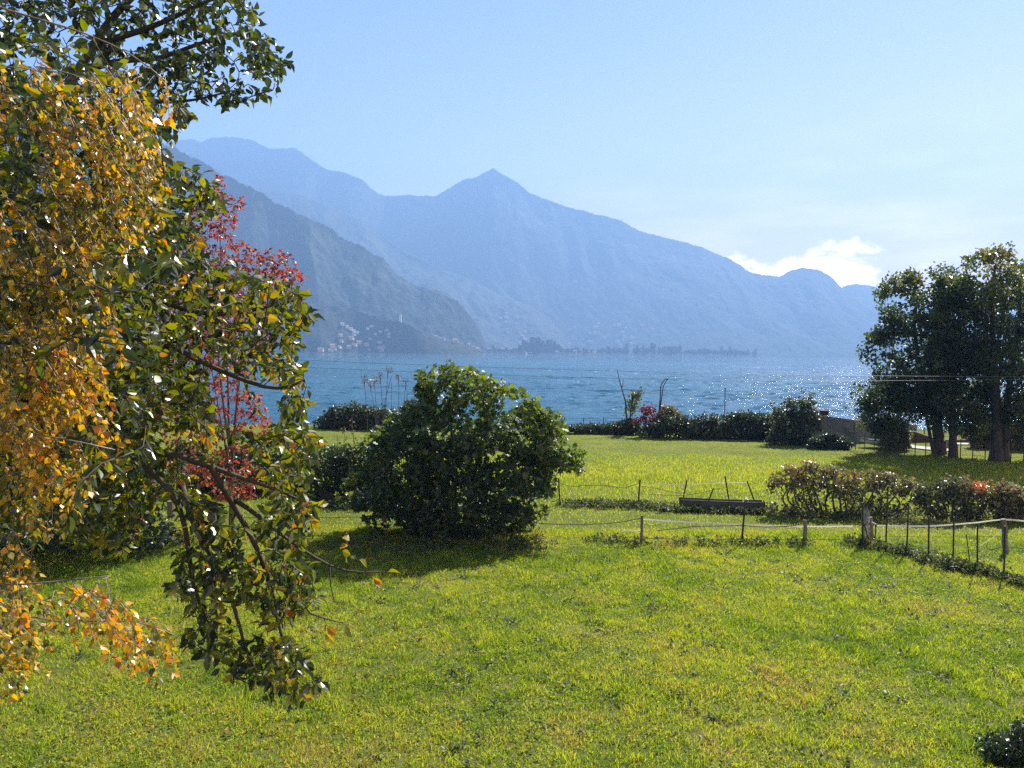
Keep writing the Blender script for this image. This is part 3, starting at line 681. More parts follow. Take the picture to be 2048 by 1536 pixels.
# ================================================================== MIDDLE DISTANCE
def hedge(name, label, cat, poly, d, nclus, per, leaf, rad, mat, seed, tint=(.2, .6), base=None, thick=.6, hmax=1.3, group=None, tpl=T_simple, bark=M_bark, tint_fn=None, stems=5, droop=.1, shoots=1.0, thin=0.0):
    """a bush or hedge: woody stems from the ground and leaves clustered round the twig ends"""
    r = np.random.default_rng(seed); poly = np.asarray(poly, float)
    C = blob(poly, d, nclus, r, thick, hmax, .55)
    C[:, 2] = np.maximum(C[:, 2], .1)
    if thin: C = C[(r.uniform(0, 1, nclus) > thin) | (C[:, 2] > np.quantile(C[:, 2], .55))]; nclus = len(C)
    lo = C[C[:, 2] < np.quantile(C[:, 2], .5)]
    b = np.array([C[:, 0].mean(), C[:, 1].mean(), -.05]) if base is None else np.asarray(base, float)
    t = thing(name, b, label, cat, group)
    sk = Skel()
    xs = np.linspace(C[:, 0].min(), C[:, 0].max(), stems + 2)[1:-1] if stems > 1 else [b[0]]
    for x in xs:
        near = C[np.argsort(np.abs(C[:, 0] - x))[:max(6, nclus // stems)]]
        top = near[:, 2].max() * .7
        sk.limb([(x * .7 + b[0] * .3, b[1] + r.normal(0, .15), -.05), (x, b[1] + r.normal(0, .2), top * .5), (x + r.normal(0, .3), b[1] + r.normal(0, .3), top)], .05, .015, .2)
    sk.grow(C, r, .008, .004, step=.4)
    ex, ey = in_poly(poly, nclus, r); e = edge_dist(poly, ex, ey); v = np.stack([ex - poly[:, 0].mean(), (ey - poly[:, 1].max()) * 1.5], 1); v /= np.linalg.norm(v, axis=1, keepdims=True) + 1e-9
    k = (e < 9) & (ey < poly[:, 1].max() - 14) & (r.uniform(0, 1, len(ex)) < .7); q = r.uniform(1, 11, len(ex)) * shoots
    S = P(ex + v[:, 0] * q, ey + v[:, 1] * q, (np.interp(ex, *d) if isinstance(d, tuple) else d) + r.normal(0, .25, len(ex)))[k]
    if len(S): sk.grow(S, r, .005, .003, step=.3)
    sk.build('branches', bark, t)
    ti = r.uniform(tint[0], tint[1], nclus) if tint_fn is None else tint_fn(*proj(C)) + r.normal(0, .08, nclus)
    g = Geo(); cluster_leaves(g, C, per, rad, leaf, tpl, r, ti, droop=droop)
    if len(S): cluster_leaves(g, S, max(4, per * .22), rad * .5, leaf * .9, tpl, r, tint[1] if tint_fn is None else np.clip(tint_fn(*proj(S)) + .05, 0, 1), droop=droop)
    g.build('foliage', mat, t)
    return t

# shore bushes and hedges, left to right
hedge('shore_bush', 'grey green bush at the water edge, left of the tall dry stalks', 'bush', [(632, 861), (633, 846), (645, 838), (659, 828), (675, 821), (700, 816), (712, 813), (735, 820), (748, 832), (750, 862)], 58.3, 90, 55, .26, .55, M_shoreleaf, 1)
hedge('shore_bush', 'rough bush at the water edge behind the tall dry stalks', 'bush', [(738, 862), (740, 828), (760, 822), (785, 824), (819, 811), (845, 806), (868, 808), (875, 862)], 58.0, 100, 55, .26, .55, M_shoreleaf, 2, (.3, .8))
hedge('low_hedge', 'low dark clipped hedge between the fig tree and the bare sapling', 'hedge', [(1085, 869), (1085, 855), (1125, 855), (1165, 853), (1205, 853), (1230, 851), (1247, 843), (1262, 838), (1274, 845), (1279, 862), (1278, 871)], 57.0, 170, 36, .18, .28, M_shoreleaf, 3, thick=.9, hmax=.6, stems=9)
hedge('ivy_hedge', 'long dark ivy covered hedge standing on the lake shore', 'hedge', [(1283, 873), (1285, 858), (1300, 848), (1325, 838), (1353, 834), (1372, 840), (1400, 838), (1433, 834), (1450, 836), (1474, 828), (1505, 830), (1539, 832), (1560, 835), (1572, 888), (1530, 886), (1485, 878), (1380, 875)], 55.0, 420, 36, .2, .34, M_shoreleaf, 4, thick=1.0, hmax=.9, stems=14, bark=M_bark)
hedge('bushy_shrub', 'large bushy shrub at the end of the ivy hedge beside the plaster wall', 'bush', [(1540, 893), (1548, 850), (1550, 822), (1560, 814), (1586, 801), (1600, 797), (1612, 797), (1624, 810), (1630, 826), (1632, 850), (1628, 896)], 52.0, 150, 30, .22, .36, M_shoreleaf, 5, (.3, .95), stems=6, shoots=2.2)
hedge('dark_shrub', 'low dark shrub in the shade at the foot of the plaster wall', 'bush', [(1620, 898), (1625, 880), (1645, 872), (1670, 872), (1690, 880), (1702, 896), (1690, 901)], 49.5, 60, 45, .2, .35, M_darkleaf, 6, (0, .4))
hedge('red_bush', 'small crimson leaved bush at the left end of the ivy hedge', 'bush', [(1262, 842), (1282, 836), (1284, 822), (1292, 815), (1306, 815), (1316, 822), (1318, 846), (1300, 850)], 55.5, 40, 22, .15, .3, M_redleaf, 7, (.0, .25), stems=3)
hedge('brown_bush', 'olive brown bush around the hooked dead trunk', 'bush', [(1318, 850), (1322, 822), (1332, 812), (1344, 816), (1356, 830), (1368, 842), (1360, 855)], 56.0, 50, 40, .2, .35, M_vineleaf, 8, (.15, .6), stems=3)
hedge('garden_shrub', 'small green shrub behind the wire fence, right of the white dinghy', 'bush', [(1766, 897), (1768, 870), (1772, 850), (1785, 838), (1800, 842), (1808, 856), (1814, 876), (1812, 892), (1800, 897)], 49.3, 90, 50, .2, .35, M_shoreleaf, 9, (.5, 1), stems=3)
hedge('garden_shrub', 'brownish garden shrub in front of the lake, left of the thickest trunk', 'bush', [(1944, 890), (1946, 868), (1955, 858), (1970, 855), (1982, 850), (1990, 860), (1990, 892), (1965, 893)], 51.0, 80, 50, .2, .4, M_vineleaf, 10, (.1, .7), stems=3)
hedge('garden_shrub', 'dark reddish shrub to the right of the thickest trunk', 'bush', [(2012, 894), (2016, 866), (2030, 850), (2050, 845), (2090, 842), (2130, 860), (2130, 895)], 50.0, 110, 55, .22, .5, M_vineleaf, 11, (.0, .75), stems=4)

# dead trunks, sapling, pole
def bare(name, label, cat, paths, d, radii, mat=M_iron):
    b = P(*paths[0][0], d); b = np.array([b[0], b[1], 0]); t = thing(name, b, label, cat); g = Geo()
    for pth, (r0, r1) in zip(paths, radii):
        sk = Skel(4000); q = np.array([P(x, y, d) for x, y in pth]); o = sk.limb(q, r0, r1, .15); g.tube(o, np.linspace(r0, r1, len(o)), 6)
    g.build('trunk', mat, t); return t
bare('bare_sapling', 'bare dark crooked trunk leaning left, rising over the low hedge', 'tree', [[(1256, 866), (1254, 834), (1251, 805), (1246, 785), (1241, 765), (1237, 752), (1235, 740)], [(1244, 775), (1247, 768), (1246, 758)], [(1241, 765), (1238, 762)]], 57.0, [(.085, .02), (.03, .012), (.03, .012)])
bare('dead_trunk', 'twin dead stems hooked to the right with a knob on top', 'tree', [[(1318, 868), (1317, 842), (1318, 815), (1320, 790), (1322, 772), (1327, 761), (1334, 757), (1337, 756)], [(1322, 868), (1321, 842), (1321, 815), (1323, 790), (1325, 774), (1330, 764), (1335, 759)], [(1332, 759), (1335, 755), (1338, 758), (1335, 760)]], 56.0, [(.065, .025), (.06, .025), (.07, .06)])
t = thing('young_tree', np.array([*P(1262, 866, 57.2)[:2], 0]), 'thin young tree with sparse green leaves beside the bare sapling', 'tree')
sk = Skel(4000); r = np.random.default_rng(5)
for q in ([(1260, 866), (1261, 830), (1264, 808), (1270, 795), (1278, 785), (1285, 778)], [(1261, 835), (1262, 815), (1258, 803)], [(1263, 815), (1272, 805), (1276, 800)]): sk.limb([P(x, y, 57.2) for x, y in q], .05, .015, .2)
tg = P(*in_poly([(1252, 832), (1256, 800), (1270, 785), (1284, 775), (1290, 780), (1280, 800), (1274, 830)], 34, r), 57.2 + r.normal(0, .4, 34)); sk.grow(tg, r, .006, .004)
sk.build('trunk', M_bark, t); g = Geo(); cluster_leaves(g, tg, 12, .3, .2, T_simple, r, .6); g.build('crown', M_treeleaf, t)
g = Geo(); q = P(1450.5, 777, 57.5); g.tube([(q[0], q[1], -.3), q], .035, 6); g.box(q, (.12, .12, .08)); tag(g.build('thin_pole', M_wire), 'thin grey pole sticking up behind the ivy hedge', 'pole')
# shore fence
t = thing('shore_fence', np.array([*P(1185, 869, 58.5)[:2], 0]), 'thin posts with wire behind the low hedge at the water', 'fence')
ends = []
for px in (1129, 1167.5, 1207, 1244, 1091):
    q = P(px, 835, 58.5); g = Geo(); g.tube([(q[0], q[1], -.4), q], .03, 5); g.build('post', M_iron, t); ends.append(q)
ends.sort(key=lambda e: e[0])
for dz in (.06, .5):
    g = Geo(); g.tube(np.array(ends) - (0, .04, dz), .01, 4); g.build('wire', M_wire, t)

# plaster wall with coping, block, planks
def wall_seg(t, name, a, b, za, zb, th, mat, cop=None):
    a, b = np.asarray(a, float), np.asarray(b, float); n_ = np.array([-(b - a)[1], (b - a)[0]]); n_ = n_ / np.linalg.norm(n_) * th / 2
    def prism(z0a, z0b, z1a, z1b, k):
        nn = n_ * k
        return np.array([(*(a + nn), z0a), (*(a - nn), z0a), (*(b - nn), z0b), (*(b + nn), z0b), (*(a + nn), z1a), (*(a - nn), z1a), (*(b - nn), z1b), (*(b + nn), z1b)])
    fs = np.array([(0, 1, 2, 3), (4, 7, 6, 5), (0, 4, 5, 1), (1, 5, 6, 2), (2, 6, 7, 3), (3, 7, 4, 0)])
    g = Geo(); g.add(prism(-.3, -.3, za, zb, 1), fs); g.build(name, mat, t)
    if cop is not None:
        g = Geo(); g.add(prism(za + .003, zb + .003, za + .12, zb + .12, 1.35), fs); g.build('coping', cop, t)
wA, wB, wC = P(1600, 829, 52.0), P(1703, 842.5, 53.0), P(1830, 853, 57.0)
t = thing('plaster_wall', (wB[0], wB[1], 0), 'grey plaster garden wall with sloping brown coping, in shade', 'wall')
wall_seg(t, 'wall_face', wA[:2], wB[:2], wA[2], wB[2], .3, M_plaster, M_coping)
wall_seg(t, 'wall_return', wB[:2] + (.2, .16), wC[:2], wB[2] - .05, wC[2], .3, M_plaster, M_coping)
q = P(1648, 830, 52.4); g = Geo(); g.box(q + (0, 0, .12), (.46, .4, .30)); g.box(q + (0, 0, .29), (.54, .48, .06)); tag(g.build('chimney_block', M_brown), 'small dark block sitting on top of the plaster wall', 'block')
for k, (x0, y0, x1, y1, lb) in enumerate(((1690, 855, 1700, 893, 'left of two dark planks leaning on the plaster wall end'), (1695, 857, 1708, 893, 'right of two dark planks leaning on the plaster wall end'))):
    a, b = P(x0, y0, 51.6), G(float(x1), float(y1)); b = np.array([*P(x1, y1, 50.9)[:2], 0.0]); g = Geo()
    dv = (a - b); L = np.linalg.norm(dv); dv /= L; sxv = np.cross(dv, (0, 1, 0)); sxv /= np.linalg.norm(sxv); Mx = np.stack([sxv, np.cross(dv, sxv), dv], 1)
    g.box((a + b) / 2, (.22, .05, L), M=Mx); tag(g.build('plank', M_wood), lb, 'plank')
# dinghy
t = thing('dinghy', np.array([*P(1744, 893, 50.6)[:2], .05]), 'small white dinghy lying on the grass behind the wire fence', 'boat')
a = P(1720, 882, 50.6); b = P(1766, 880, 50.3); L = np.linalg.norm((b - a)[:2]) + .2; ax = np.array([(b - a)[0], (b - a)[1], 0]); ax /= np.linalg.norm(ax); sv = np.array([-ax[1], ax[0], 0])
g = Geo(); st = []; ns = 12; c0 = np.array([a[0], a[1], 0])
for u in np.linspace(0, 1, ns):
    w = .62 * (1 - (1 - u) ** 2.6) ** .8 + .01; hb = .10 + .34 * (1 - u) ** 2.2; ht = .56 + .06 * (1 - u) ** 2 - .05 * math.sin(u * 3.1)
    st.append([c0 + ax * u * L + sv * y * w + (0, 0, z) for y, z in ((-1, ht), (-.86, hb + (ht - hb) * .45), (-.5, hb + .04), (0, hb), (.5, hb + .04), (.86, hb + (ht - hb) * .45), (1, ht), (.92, ht), (.5, hb + .12), (0, hb + .1), (-.5, hb + .12), (-.92, ht))])
st = np.array(st); k = st.shape[1]; i = np.arange(ns - 1)[:, None] * k; j = np.arange(k)[None]
g.add(st.reshape(-1, 3), [np.stack([i + j, i + (j + 1) % k, i + k + (j + 1) % k, i + k + j], -1).reshape(-1, 4), np.arange(k)[None] + (ns - 1) * k]); g.build('hull', M_boat, t, smooth=False)
g = Geo()
for s in (0, 6): g.tube(st[:, s] + (0, 0, .01), .03, 5)
g.tube([st[-1, 0], st[-1, 6]], .03, 5); g.build('gunwale', M_wood, t)
g = Geo(); g.box(c0 + ax * L * .6 + (0, 0, .42), (.3, 1.0, .04), math.atan2(ax[1], ax[0])); g.build('thwart', M_wood, t)

# garden wire fence along the right
fx = np.array([1697, 1711, 1729, 1749, 1769, 1789, 1809, 1830, 1851, 1874, 1897, 1920.5, 1945, 1970, 1996, 2021.5, 2047, 2075], float)
fy = np.interp(fx, [1697, 1769, 1809, 1851, 1920, 2021, 2075], [899, 904, 909, 914, 919, 924, 927.])
fp = G(fx, fy)
t = thing('garden_fence', fp[8], 'long wire fence with thin dark posts in front of the tall trees', 'fence')
tops = []
for k, p_ in enumerate(fp):
    hgt = 1.2; g = Geo(); g.tube([p_ - (0, 0, .3), p_ + (0, 0, hgt)], .028 if k > 3 else .022, 6); g.build('post', M_iron if k > 3 else M_wire, t); tops.append(p_ + (0, 0, hgt - .03))
tops = np.array(tops)
g = Geo(); g.tube(np.concatenate([tops[:6], [tops[5] + (.25, 0, -.25)]]), .022, 6); g.build('top_rail', M_coping, t)
g = Geo()
for dz in (.05, .3, .6, .9): g.tube(tops[3:] - (0, .03, dz), .006, 3, cap=False)
for a_, b_ in zip(tops[:-1], tops[1:]):
    for u in np.arange(.125, 1, .125): c = a_ + (b_ - a_) * u; g.tube([c - (0, .035, 1.1), c - (0, .035, .05)], .0035, 3, cap=False)
g.build('wire_mesh', M_wire, t)
# low brown wall and lake-side railing
tops_ = [(1814, 866), (1829, 865), (1846, 871), (1864, 877), (1888, 881.5), (1915, 882), (1943, 880.5), (1970, 876)]
q = [P(x, y, 54.0) for x, y in tops_]; t = thing('low_wall', (q[3][0], 54.0, 0), 'low curved brown wall at the lake end of the garden', 'wall')
v = []; 
for p_ in q: v += [(p_[0], 53.87, -.3), (p_[0], 53.87, p_[2]), (p_[0], 54.13, p_[2]), (p_[0], 54.13, -.3)]
k = len(q); i = np.arange(k - 1)[:, None] * 4; j = np.arange(4)[None]; g = Geo()
g.add(v, [np.stack([i + j, i + 4 + j, i + 4 + (j + 1) % 4, i + (j + 1) % 4], -1).reshape(-1, 4), np.array([(0, 1, 2, 3)]), np.array([(3, 2, 1, 0)]) + 4 * (k - 1)]); g.build('wall_body', M_brown, t)
g = Geo(); g.tube(np.array([(p_[0], 54.0, p_[2] + .04) for p_ in q]), .07, 6); g.build('coping', M_coping, t)
t = thing('railing', (q[2][0], 55.0, 0), 'open mesh railing between garden and lake, seen under the trees', 'railing')
xa, xb = P(1829, 860, 55.0)[0], P(1948, 860, 55.0)[0]; ztop = P(1880, 857, 55.0)[2]
for k in range(7):
    x = xa + (xb - xa) * k / 6; g = Geo(); g.tube([(x, 55, -.4), (x, 55, ztop + .05)], .03, 5); g.build('post', M_iron, t)
g = Geo()
for x in np.arange(xa, xb, .16): g.tube([(x, 55.0, -.1), (x, 55.0, ztop)], .008, 3, cap=False)
for z in np.arange(.15, ztop + .01, .2): g.tube([(xa, 55.0, z), (xb, 55.0, z)], .008, 3, cap=False)
g.build('bars', M_wire, t)
q = G(1893., 896.); g = Geo(); g.box(q + (0, 0, .26), (.3, .3, .52)); g.box(q + (0, 0, .545), (.34, .34, .05)); g.box(q + (.0, -.16, .1), (.2, .02, .12)); tag(g.build('bin', M_plaster), 'small grey bin between the garden tree trunks', 'bin')

# tall garden trees
def big_tree(label, trunks, crown, d, ncl, per, seed, tintf=None, hmax=3.0, leaf=.22, rad=.62, dens_seed=0):
    r = np.random.default_rng(seed); b = np.array([*G(float(trunks[0][0][0][0]), float(trunks[0][0][0][1]))[:2], 0]); t = thing('garden_tree', b, label, 'tree', 'tall trees in the lakeside garden')
    sk = Skel()
    for pts, r0, r1 in trunks:
        q = [P(x, y, b[1] + dd) for x, y, dd in pts]; q[0] = np.array([q[0][0], b[1], -.1]); sk.limb(q, r0, r1, .3)
        sk.ch.append((np.array([q[0] + (0, 0, -.1), q[0] + (0, 0, .25), q[0] + (0, 0, .9)]), np.array([r0 * 1.5, r0 * 1.18, r0 * .98])))
    C = blob(crown, b[1], ncl * 2, r, .8, hmax, .7)
    keep = fbm(C[:, 0] / 1.2 + C[:, 1] * .25, C[:, 2] / 1.0, seed + dens_seed, 2) > .41
    C = C[keep][:ncl]
    ex, ey = in_poly(crown, ncl, r); e = edge_dist(crown, ex, ey); k = e < 16; cxy = np.array(crown).mean(0); v = np.stack([ex - cxy[0], ey - cxy[1]], 1); v /= np.linalg.norm(v, axis=1, keepdims=True); o_ = r.uniform(2, 16, len(ex))
    S = P(ex + v[:, 0] * o_, ey + v[:, 1] * o_, b[1] + r.normal(0, .8, len(ex)))[k]
    m = C[r.permutation(len(C))[:26]]; sk.grow(m, r, .014, .02, sag=.05, step=.5); sk.grow(C, r, .010, .006, step=.5); sk.grow(S, r, .006, .004, step=.4)
    sk.build('trunk', M_bark, t, 8)
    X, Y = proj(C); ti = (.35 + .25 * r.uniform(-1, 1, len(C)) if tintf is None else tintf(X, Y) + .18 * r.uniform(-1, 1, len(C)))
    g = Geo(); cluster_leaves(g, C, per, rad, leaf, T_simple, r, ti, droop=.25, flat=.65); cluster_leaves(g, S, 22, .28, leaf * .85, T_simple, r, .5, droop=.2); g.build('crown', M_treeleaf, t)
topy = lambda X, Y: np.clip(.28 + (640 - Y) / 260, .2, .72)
big_tree('twin trunked tree whose broad crown reaches farthest out over the lake', [([(1880, 907, 0), (1874, 880, 0), (1869, 848, 0), (1860, 800, .2), (1840, 740, .3), (1828, 660, .2), (1835, 590, 0)], .23, .05), ([(1885, 908, 0), (1881, 880, 0), (1879, 850, 0), (1880, 800, -.2), (1872, 720, -.3), (1868, 640, 0), (1868, 570, .1)], .20, .05), ([(1872, 790, 0), (1840, 770, -.5), (1790, 760, -.8), (1750, 780, -.8)], .12, .03)],
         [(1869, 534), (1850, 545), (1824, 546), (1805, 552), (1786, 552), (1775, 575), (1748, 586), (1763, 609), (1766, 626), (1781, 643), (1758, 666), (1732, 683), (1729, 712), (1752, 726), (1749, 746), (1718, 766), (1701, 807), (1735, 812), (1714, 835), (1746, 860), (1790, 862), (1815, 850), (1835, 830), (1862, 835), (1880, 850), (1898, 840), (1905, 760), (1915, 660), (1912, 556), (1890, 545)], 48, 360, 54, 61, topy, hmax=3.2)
big_tree('straight single trunked tree standing between its two neighbours', [([(1906, 914, 0), (1906, 880, 0), (1906, 850, 0), (1905, 790, .1), (1912, 700, .2), (1920, 620, .3)], .24, .06), ([(1906, 800, 0), (1930, 740, -.4), (1950, 690, -.5)], .12, .03)],
         [(1880, 560), (1915, 552), (1935, 560), (1960, 600), (1975, 680), (1985, 760), (1985, 850), (1960, 858), (1935, 872), (1915, 860), (1890, 856), (1868, 845), (1872, 800), (1868, 720), (1870, 640)], 46, 240, 54, 62, None, hmax=2.4)
big_tree('thickest and tallest tree with a forked trunk, nearest the fence', [([(1992, 920, 0), (1993, 885, 0), (1993, 830, 0), (1990, 760, 0), (1985, 680, .2), (1985, 600, .2), (1990, 530, .1)], .34, .06), ([(2008, 919, 0), (2010, 880, 0), (2012, 830, 0), (2020, 760, -.2), (2035, 680, -.3), (2040, 600, 0)], .27, .06), ([(2000, 912, 0), (2012, 890, -.3), (2026, 862, -.5), (2034, 850, -.5)], .07, .03)],
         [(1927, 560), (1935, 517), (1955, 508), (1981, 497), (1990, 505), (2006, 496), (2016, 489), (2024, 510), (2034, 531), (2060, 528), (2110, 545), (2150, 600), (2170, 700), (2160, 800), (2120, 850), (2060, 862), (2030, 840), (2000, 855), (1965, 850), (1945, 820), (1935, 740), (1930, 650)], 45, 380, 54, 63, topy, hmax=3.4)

# overhead cables
def curve_pts(pts, d, k=60):
    pts = np.asarray(pts, float); x = np.linspace(pts[0, 0], pts[-1, 0], k); c = np.polyfit(pts[:, 0], pts[:, 1], 2 if len(pts) > 3 else 1); y = np.polyval(c, x)
    return P(x, y, d)
for pts, lb in (([(-300, 668), (600, 719.5), (1120, 739), (1300, 744), (1627, 750), (1870, 753), (2048, 753), (2400, 752)], 'upper of two thin overhead cables crossing in front of the lake'), ([(-300, 672), (622, 729.5), (847, 742), (1211, 759), (1444, 763), (1844, 764), (2024, 759), (2400, 747)], 'lower of two thin overhead cables crossing in front of the lake')):
    g = Geo(); g.tube(curve_pts(pts, 40.0), .008, 5); tag(g.build('overhead_cable', M_cable), lb, 'cable', 'overhead cables')

# ================================================================== FIELD FENCES
def catenary(a, b, sag, k=14):
    u = np.linspace(0, 1, k)[:, None]; return a + (b - a) * u - np.array([0, 0, 1]) * sag * 4 * u * (1 - u)
def gpath(pts, d): return np.array([P(x, y, d if np.ndim(d) == 0 else np.interp(x, *d)) for x, y in pts])
def post(t, bx, by, tx, ty, r, mat, name='post', sides=7, wob=.0):
    b = G(float(bx), float(by)); q = P(tx, ty, b[1]); g = Geo(); u = np.linspace(0, 1, 5)[:, None]
    pts = (b - (0, 0, .25)) * (1 - u) + q * u; pts[1:-1] += rng.normal(0, wob, (3, 3)); g.tube(pts, np.linspace(r * 1.06, r * .92, 5), sides); g.build(name, mat, t); return b, q
t = thing('tape_fence', G(1483., 1088.), 'low field fence of dark posts joined by a white tape, right of the fig tree', 'fence')
post(t, 1281.5, 1090, 1284.5, 1031, .045, M_wood, wob=.01); bb, qq = post(t, 1482, 1088, 1491, 999, .032, M_iron); post(t, 1610, 1092, 1610, 1040, .06, M_wood, wob=.012)
g = Geo(); cluster_leaves(g, qq[None], 14, .07, .07, T_simple, np.random.default_rng(2), .5); g.build('frayed_top', M_tape, t)
DF = ([900, 1284, 1610, 1740, 1772, 1857, 1955, 2010, 2060], [24.4, 24.35, 24.3, 24.4, 24.3, 24.0, 23.8, 23.6, 23.5])
pts = gpath([(1285, 1038.5), (1330, 1042), (1378, 1045), (1430, 1047.6), (1485, 1049.5), (1545, 1052), (1600, 1053), (1640, 1053), (1680, 1052.6), (1706, 1052)], DF)
def tape(pts, w, mat, nm, t, twist=.3):
    g = Geo(); k = len(pts); a = np.linspace(0, 5, k); off = np.stack([0 * a, np.sin(a) * twist * w, np.full(k, w / 2)], 1); th = np.array([0, .004, 0])
    v = np.concatenate([pts + off, pts - off, pts + off + th, pts - off + th]); i = np.arange(k - 1)
    g.add(v, [np.stack([i, i + 1, i + 1 + k, i + k], 1), np.stack([i + 1 + 2 * k, i + 2 * k, i + 3 * k, i + 3 * k + 1], 1), np.stack([i + 1, i, i + 2 * k, i + 2 * k + 1], 1), np.stack([i + k, i + k + 1, i + 3 * k + 1, i + 3 * k], 1)]); return g.build(nm, mat, t)
tape(pts, .045, M_tape, 'tape', t)
tape(gpath([(1244, 1061), (1258, 1062), (1270, 1061.5), (1283, 1059)], DF), .03, M_tape, 'loose_tape_end', t)
for pth in ([(1315, 1061), (1335, 1059), (1360, 1056), (1385, 1053), (1430, 1052), (1486, 1051)], [(1486, 1051), (1530, 1054), (1565, 1053), (1585, 1052), (1606, 1047)], [(1078, 1047), (1120, 1049), (1162, 1049.5), (1217, 1047), (1250, 1043), (1284, 1036)]):
    g = Geo(); g.tube(gpath(pth, DF), .014, 5); g.build('rope', M_rope, t)
g = Geo(); g.tube(gpath([(1283, 1077), (1380, 1078), (1482, 1079), (1608, 1079.5), (1720, 1078)], DF), .008, 4); g.build('wire', M_wire, t)

t = thing('net_fence', G(1906., 1128.), 'dark metal posts with thin netting and white tape, running to the right edge', 'fence')
bs, ts = [], []
for bx, by, tx, ty in ((1771, 1105, 1776, 972), (1813, 1110, 1817, 1005), (1857, 1121, 1858, 1032), (1906, 1128, 1908, 1034), (1955, 1141, 1955, 1046), (2008, 1155, 2010, 1052), (2064, 1171, 2066, 1062)):
    a, b = post(t, bx, by, tx, ty, .024, M_iron); bs.append(a); ts.append(b)
g = Geo()
for k in range(len(bs) - 1):
    for u in np.linspace(0, 1, 15)[1:-1]:
        a = bs[k] + (bs[k + 1] - bs[k]) * u; z1 = min(ts[k][2], 1.25) + (min(ts[k + 1][2], 1.25) - min(ts[k][2], 1.25)) * u - .03 * math.sin(u * 9); g.tube([a + (0, .03, .02), a + (0, .03, z1)], .0013, 3, cap=False)
    for z in np.linspace(.1, 1.2, 9): g.tube([bs[k] + (0, .03, z), bs[k + 1] + (0, .03, z)], .0013, 3, cap=False)
g.build('netting', M_net, t)
tape(gpath([(1754, 1051), (1773, 1051.6), (1817, 1052.5), (1858, 1052.5), (1908, 1049), (1955, 1045), (1985, 1041), (2006, 1039)], ([1750, 1850, 2006, 2060], [24.6, 24.1, 23.5, 23.2])), .045, M_tape, 'tape', t)
tape(gpath([(2006, 1039), (2025, 1040), (2048, 1042), (2080, 1041)], 23.4), .045, M_tape, 'tape', t)
for pth in ([(1754, 1056), (1765, 1070), (1780, 1083), (1800, 1094), (1812, 1100)], [(1911, 1111), (1940, 1104), (1960, 1092), (1985, 1076), (2005, 1058)], [(2018, 1080), (2026, 1094), (2033, 1103), (2037, 1110)]):
    tape(gpath(pth, 23.9), .03, M_tape, 'loose_tape', t)
for pth in ([(1940, 1109), (1960, 1107), (1985, 1099), (2008, 1093)], [(2008, 1093), (2028, 1095), (2050, 1097), (2080, 1098)]):
    g = Geo(); g.tube(gpath(pth, 23.7), .015, 5); g.build('rope', M_rope, t)
g = Geo(); g.tube(gpath([(1756, 1072), (1810, 1073), (1860, 1074), (1910, 1074), (2010, 1073)], 24.3), .007, 4); g.build('wire', M_wire, t)
t = thing('wooden_post', G(2016., 1110.), 'weathered leaning wooden post with white tape tied to its top', 'post'); post(t, 2016, 1110, 2006, 1038, .085, M_wood, 'shaft', 8, .012)
tape(gpath([(2006, 1042), (2013, 1052), (2016, 1064)], 23.4), .03, M_tape, 'tape_tail', t)
t = thing('wooden_post', G(1746., 1079.), 'stout grey log post beside the bundled netting at the fence corner', 'post'); post(t, 1746, 1080, 1740, 1034, .085, M_wood, 'shaft', 8, .015)
tape(gpath([(1744, 1044), (1749, 1047), (1752, 1048)], 24.3), .04, M_tape, 'tape_knot', t)
t = thing('metal_post', G(1749., 1080.), 'thin dark metal post close behind the log post', 'post'); post(t, 1749, 1080, 1753, 1036, .022, M_iron, 'shaft')
t = thing('metal_post', G(1726., 1094.), 'upright dark corner post holding the bundled grey netting', 'post'); post(t, 1726, 1094, 1725, 1005, .03, M_iron, 'shaft')
g = Geo(); a, b = G(1742., 1095.), P(1728, 1048, G(1726., 1094.)[1] + .03); g.tube([a, b], .022, 6); g.build('brace', M_iron, t)
# bundled net: a hanging crumpled sheet of mesh
r = np.random.default_rng(4); b0 = G(1734., 1094.); g = Geo()
for k in range(46):
    u = r.uniform(0, 1); x0 = b0[0] + r.normal(0, .07) - .03; z1 = 1.15 + r.normal(0, .06)
    zz = np.linspace(z1, .02, 9); g.tube(np.stack([x0 + np.cumsum(r.normal(0, .012, 9)) + (1 - zz / 1.2) * r.normal(.03, .05), b0[1] + .1 + np.cumsum(r.normal(0, .015, 9)), zz], 1), .0035, 3, cap=False)
for k in range(30):
    z = r.uniform(.03, 1.15); a = np.linspace(0, 6.28, 9); g.tube(np.stack([b0[0] - .02 + np.cos(a) * r.uniform(.06, .13), b0[1] + .1 + np.sin(a) * .1, z + r.normal(0, .03, 9)], 1), .003, 3, cap=False)
tag(g.build('bundled_net', M_net), 'bundle of pale grey netting hanging on the corner post', 'net')
t = thing('stick', G(1944., 1136.), 'thin bare stick leaning left in the grass inside the net fence', 'stick'); post(t, 1944, 1136, 1932.5, 1068, .014, M_iron, 'shaft', 5)

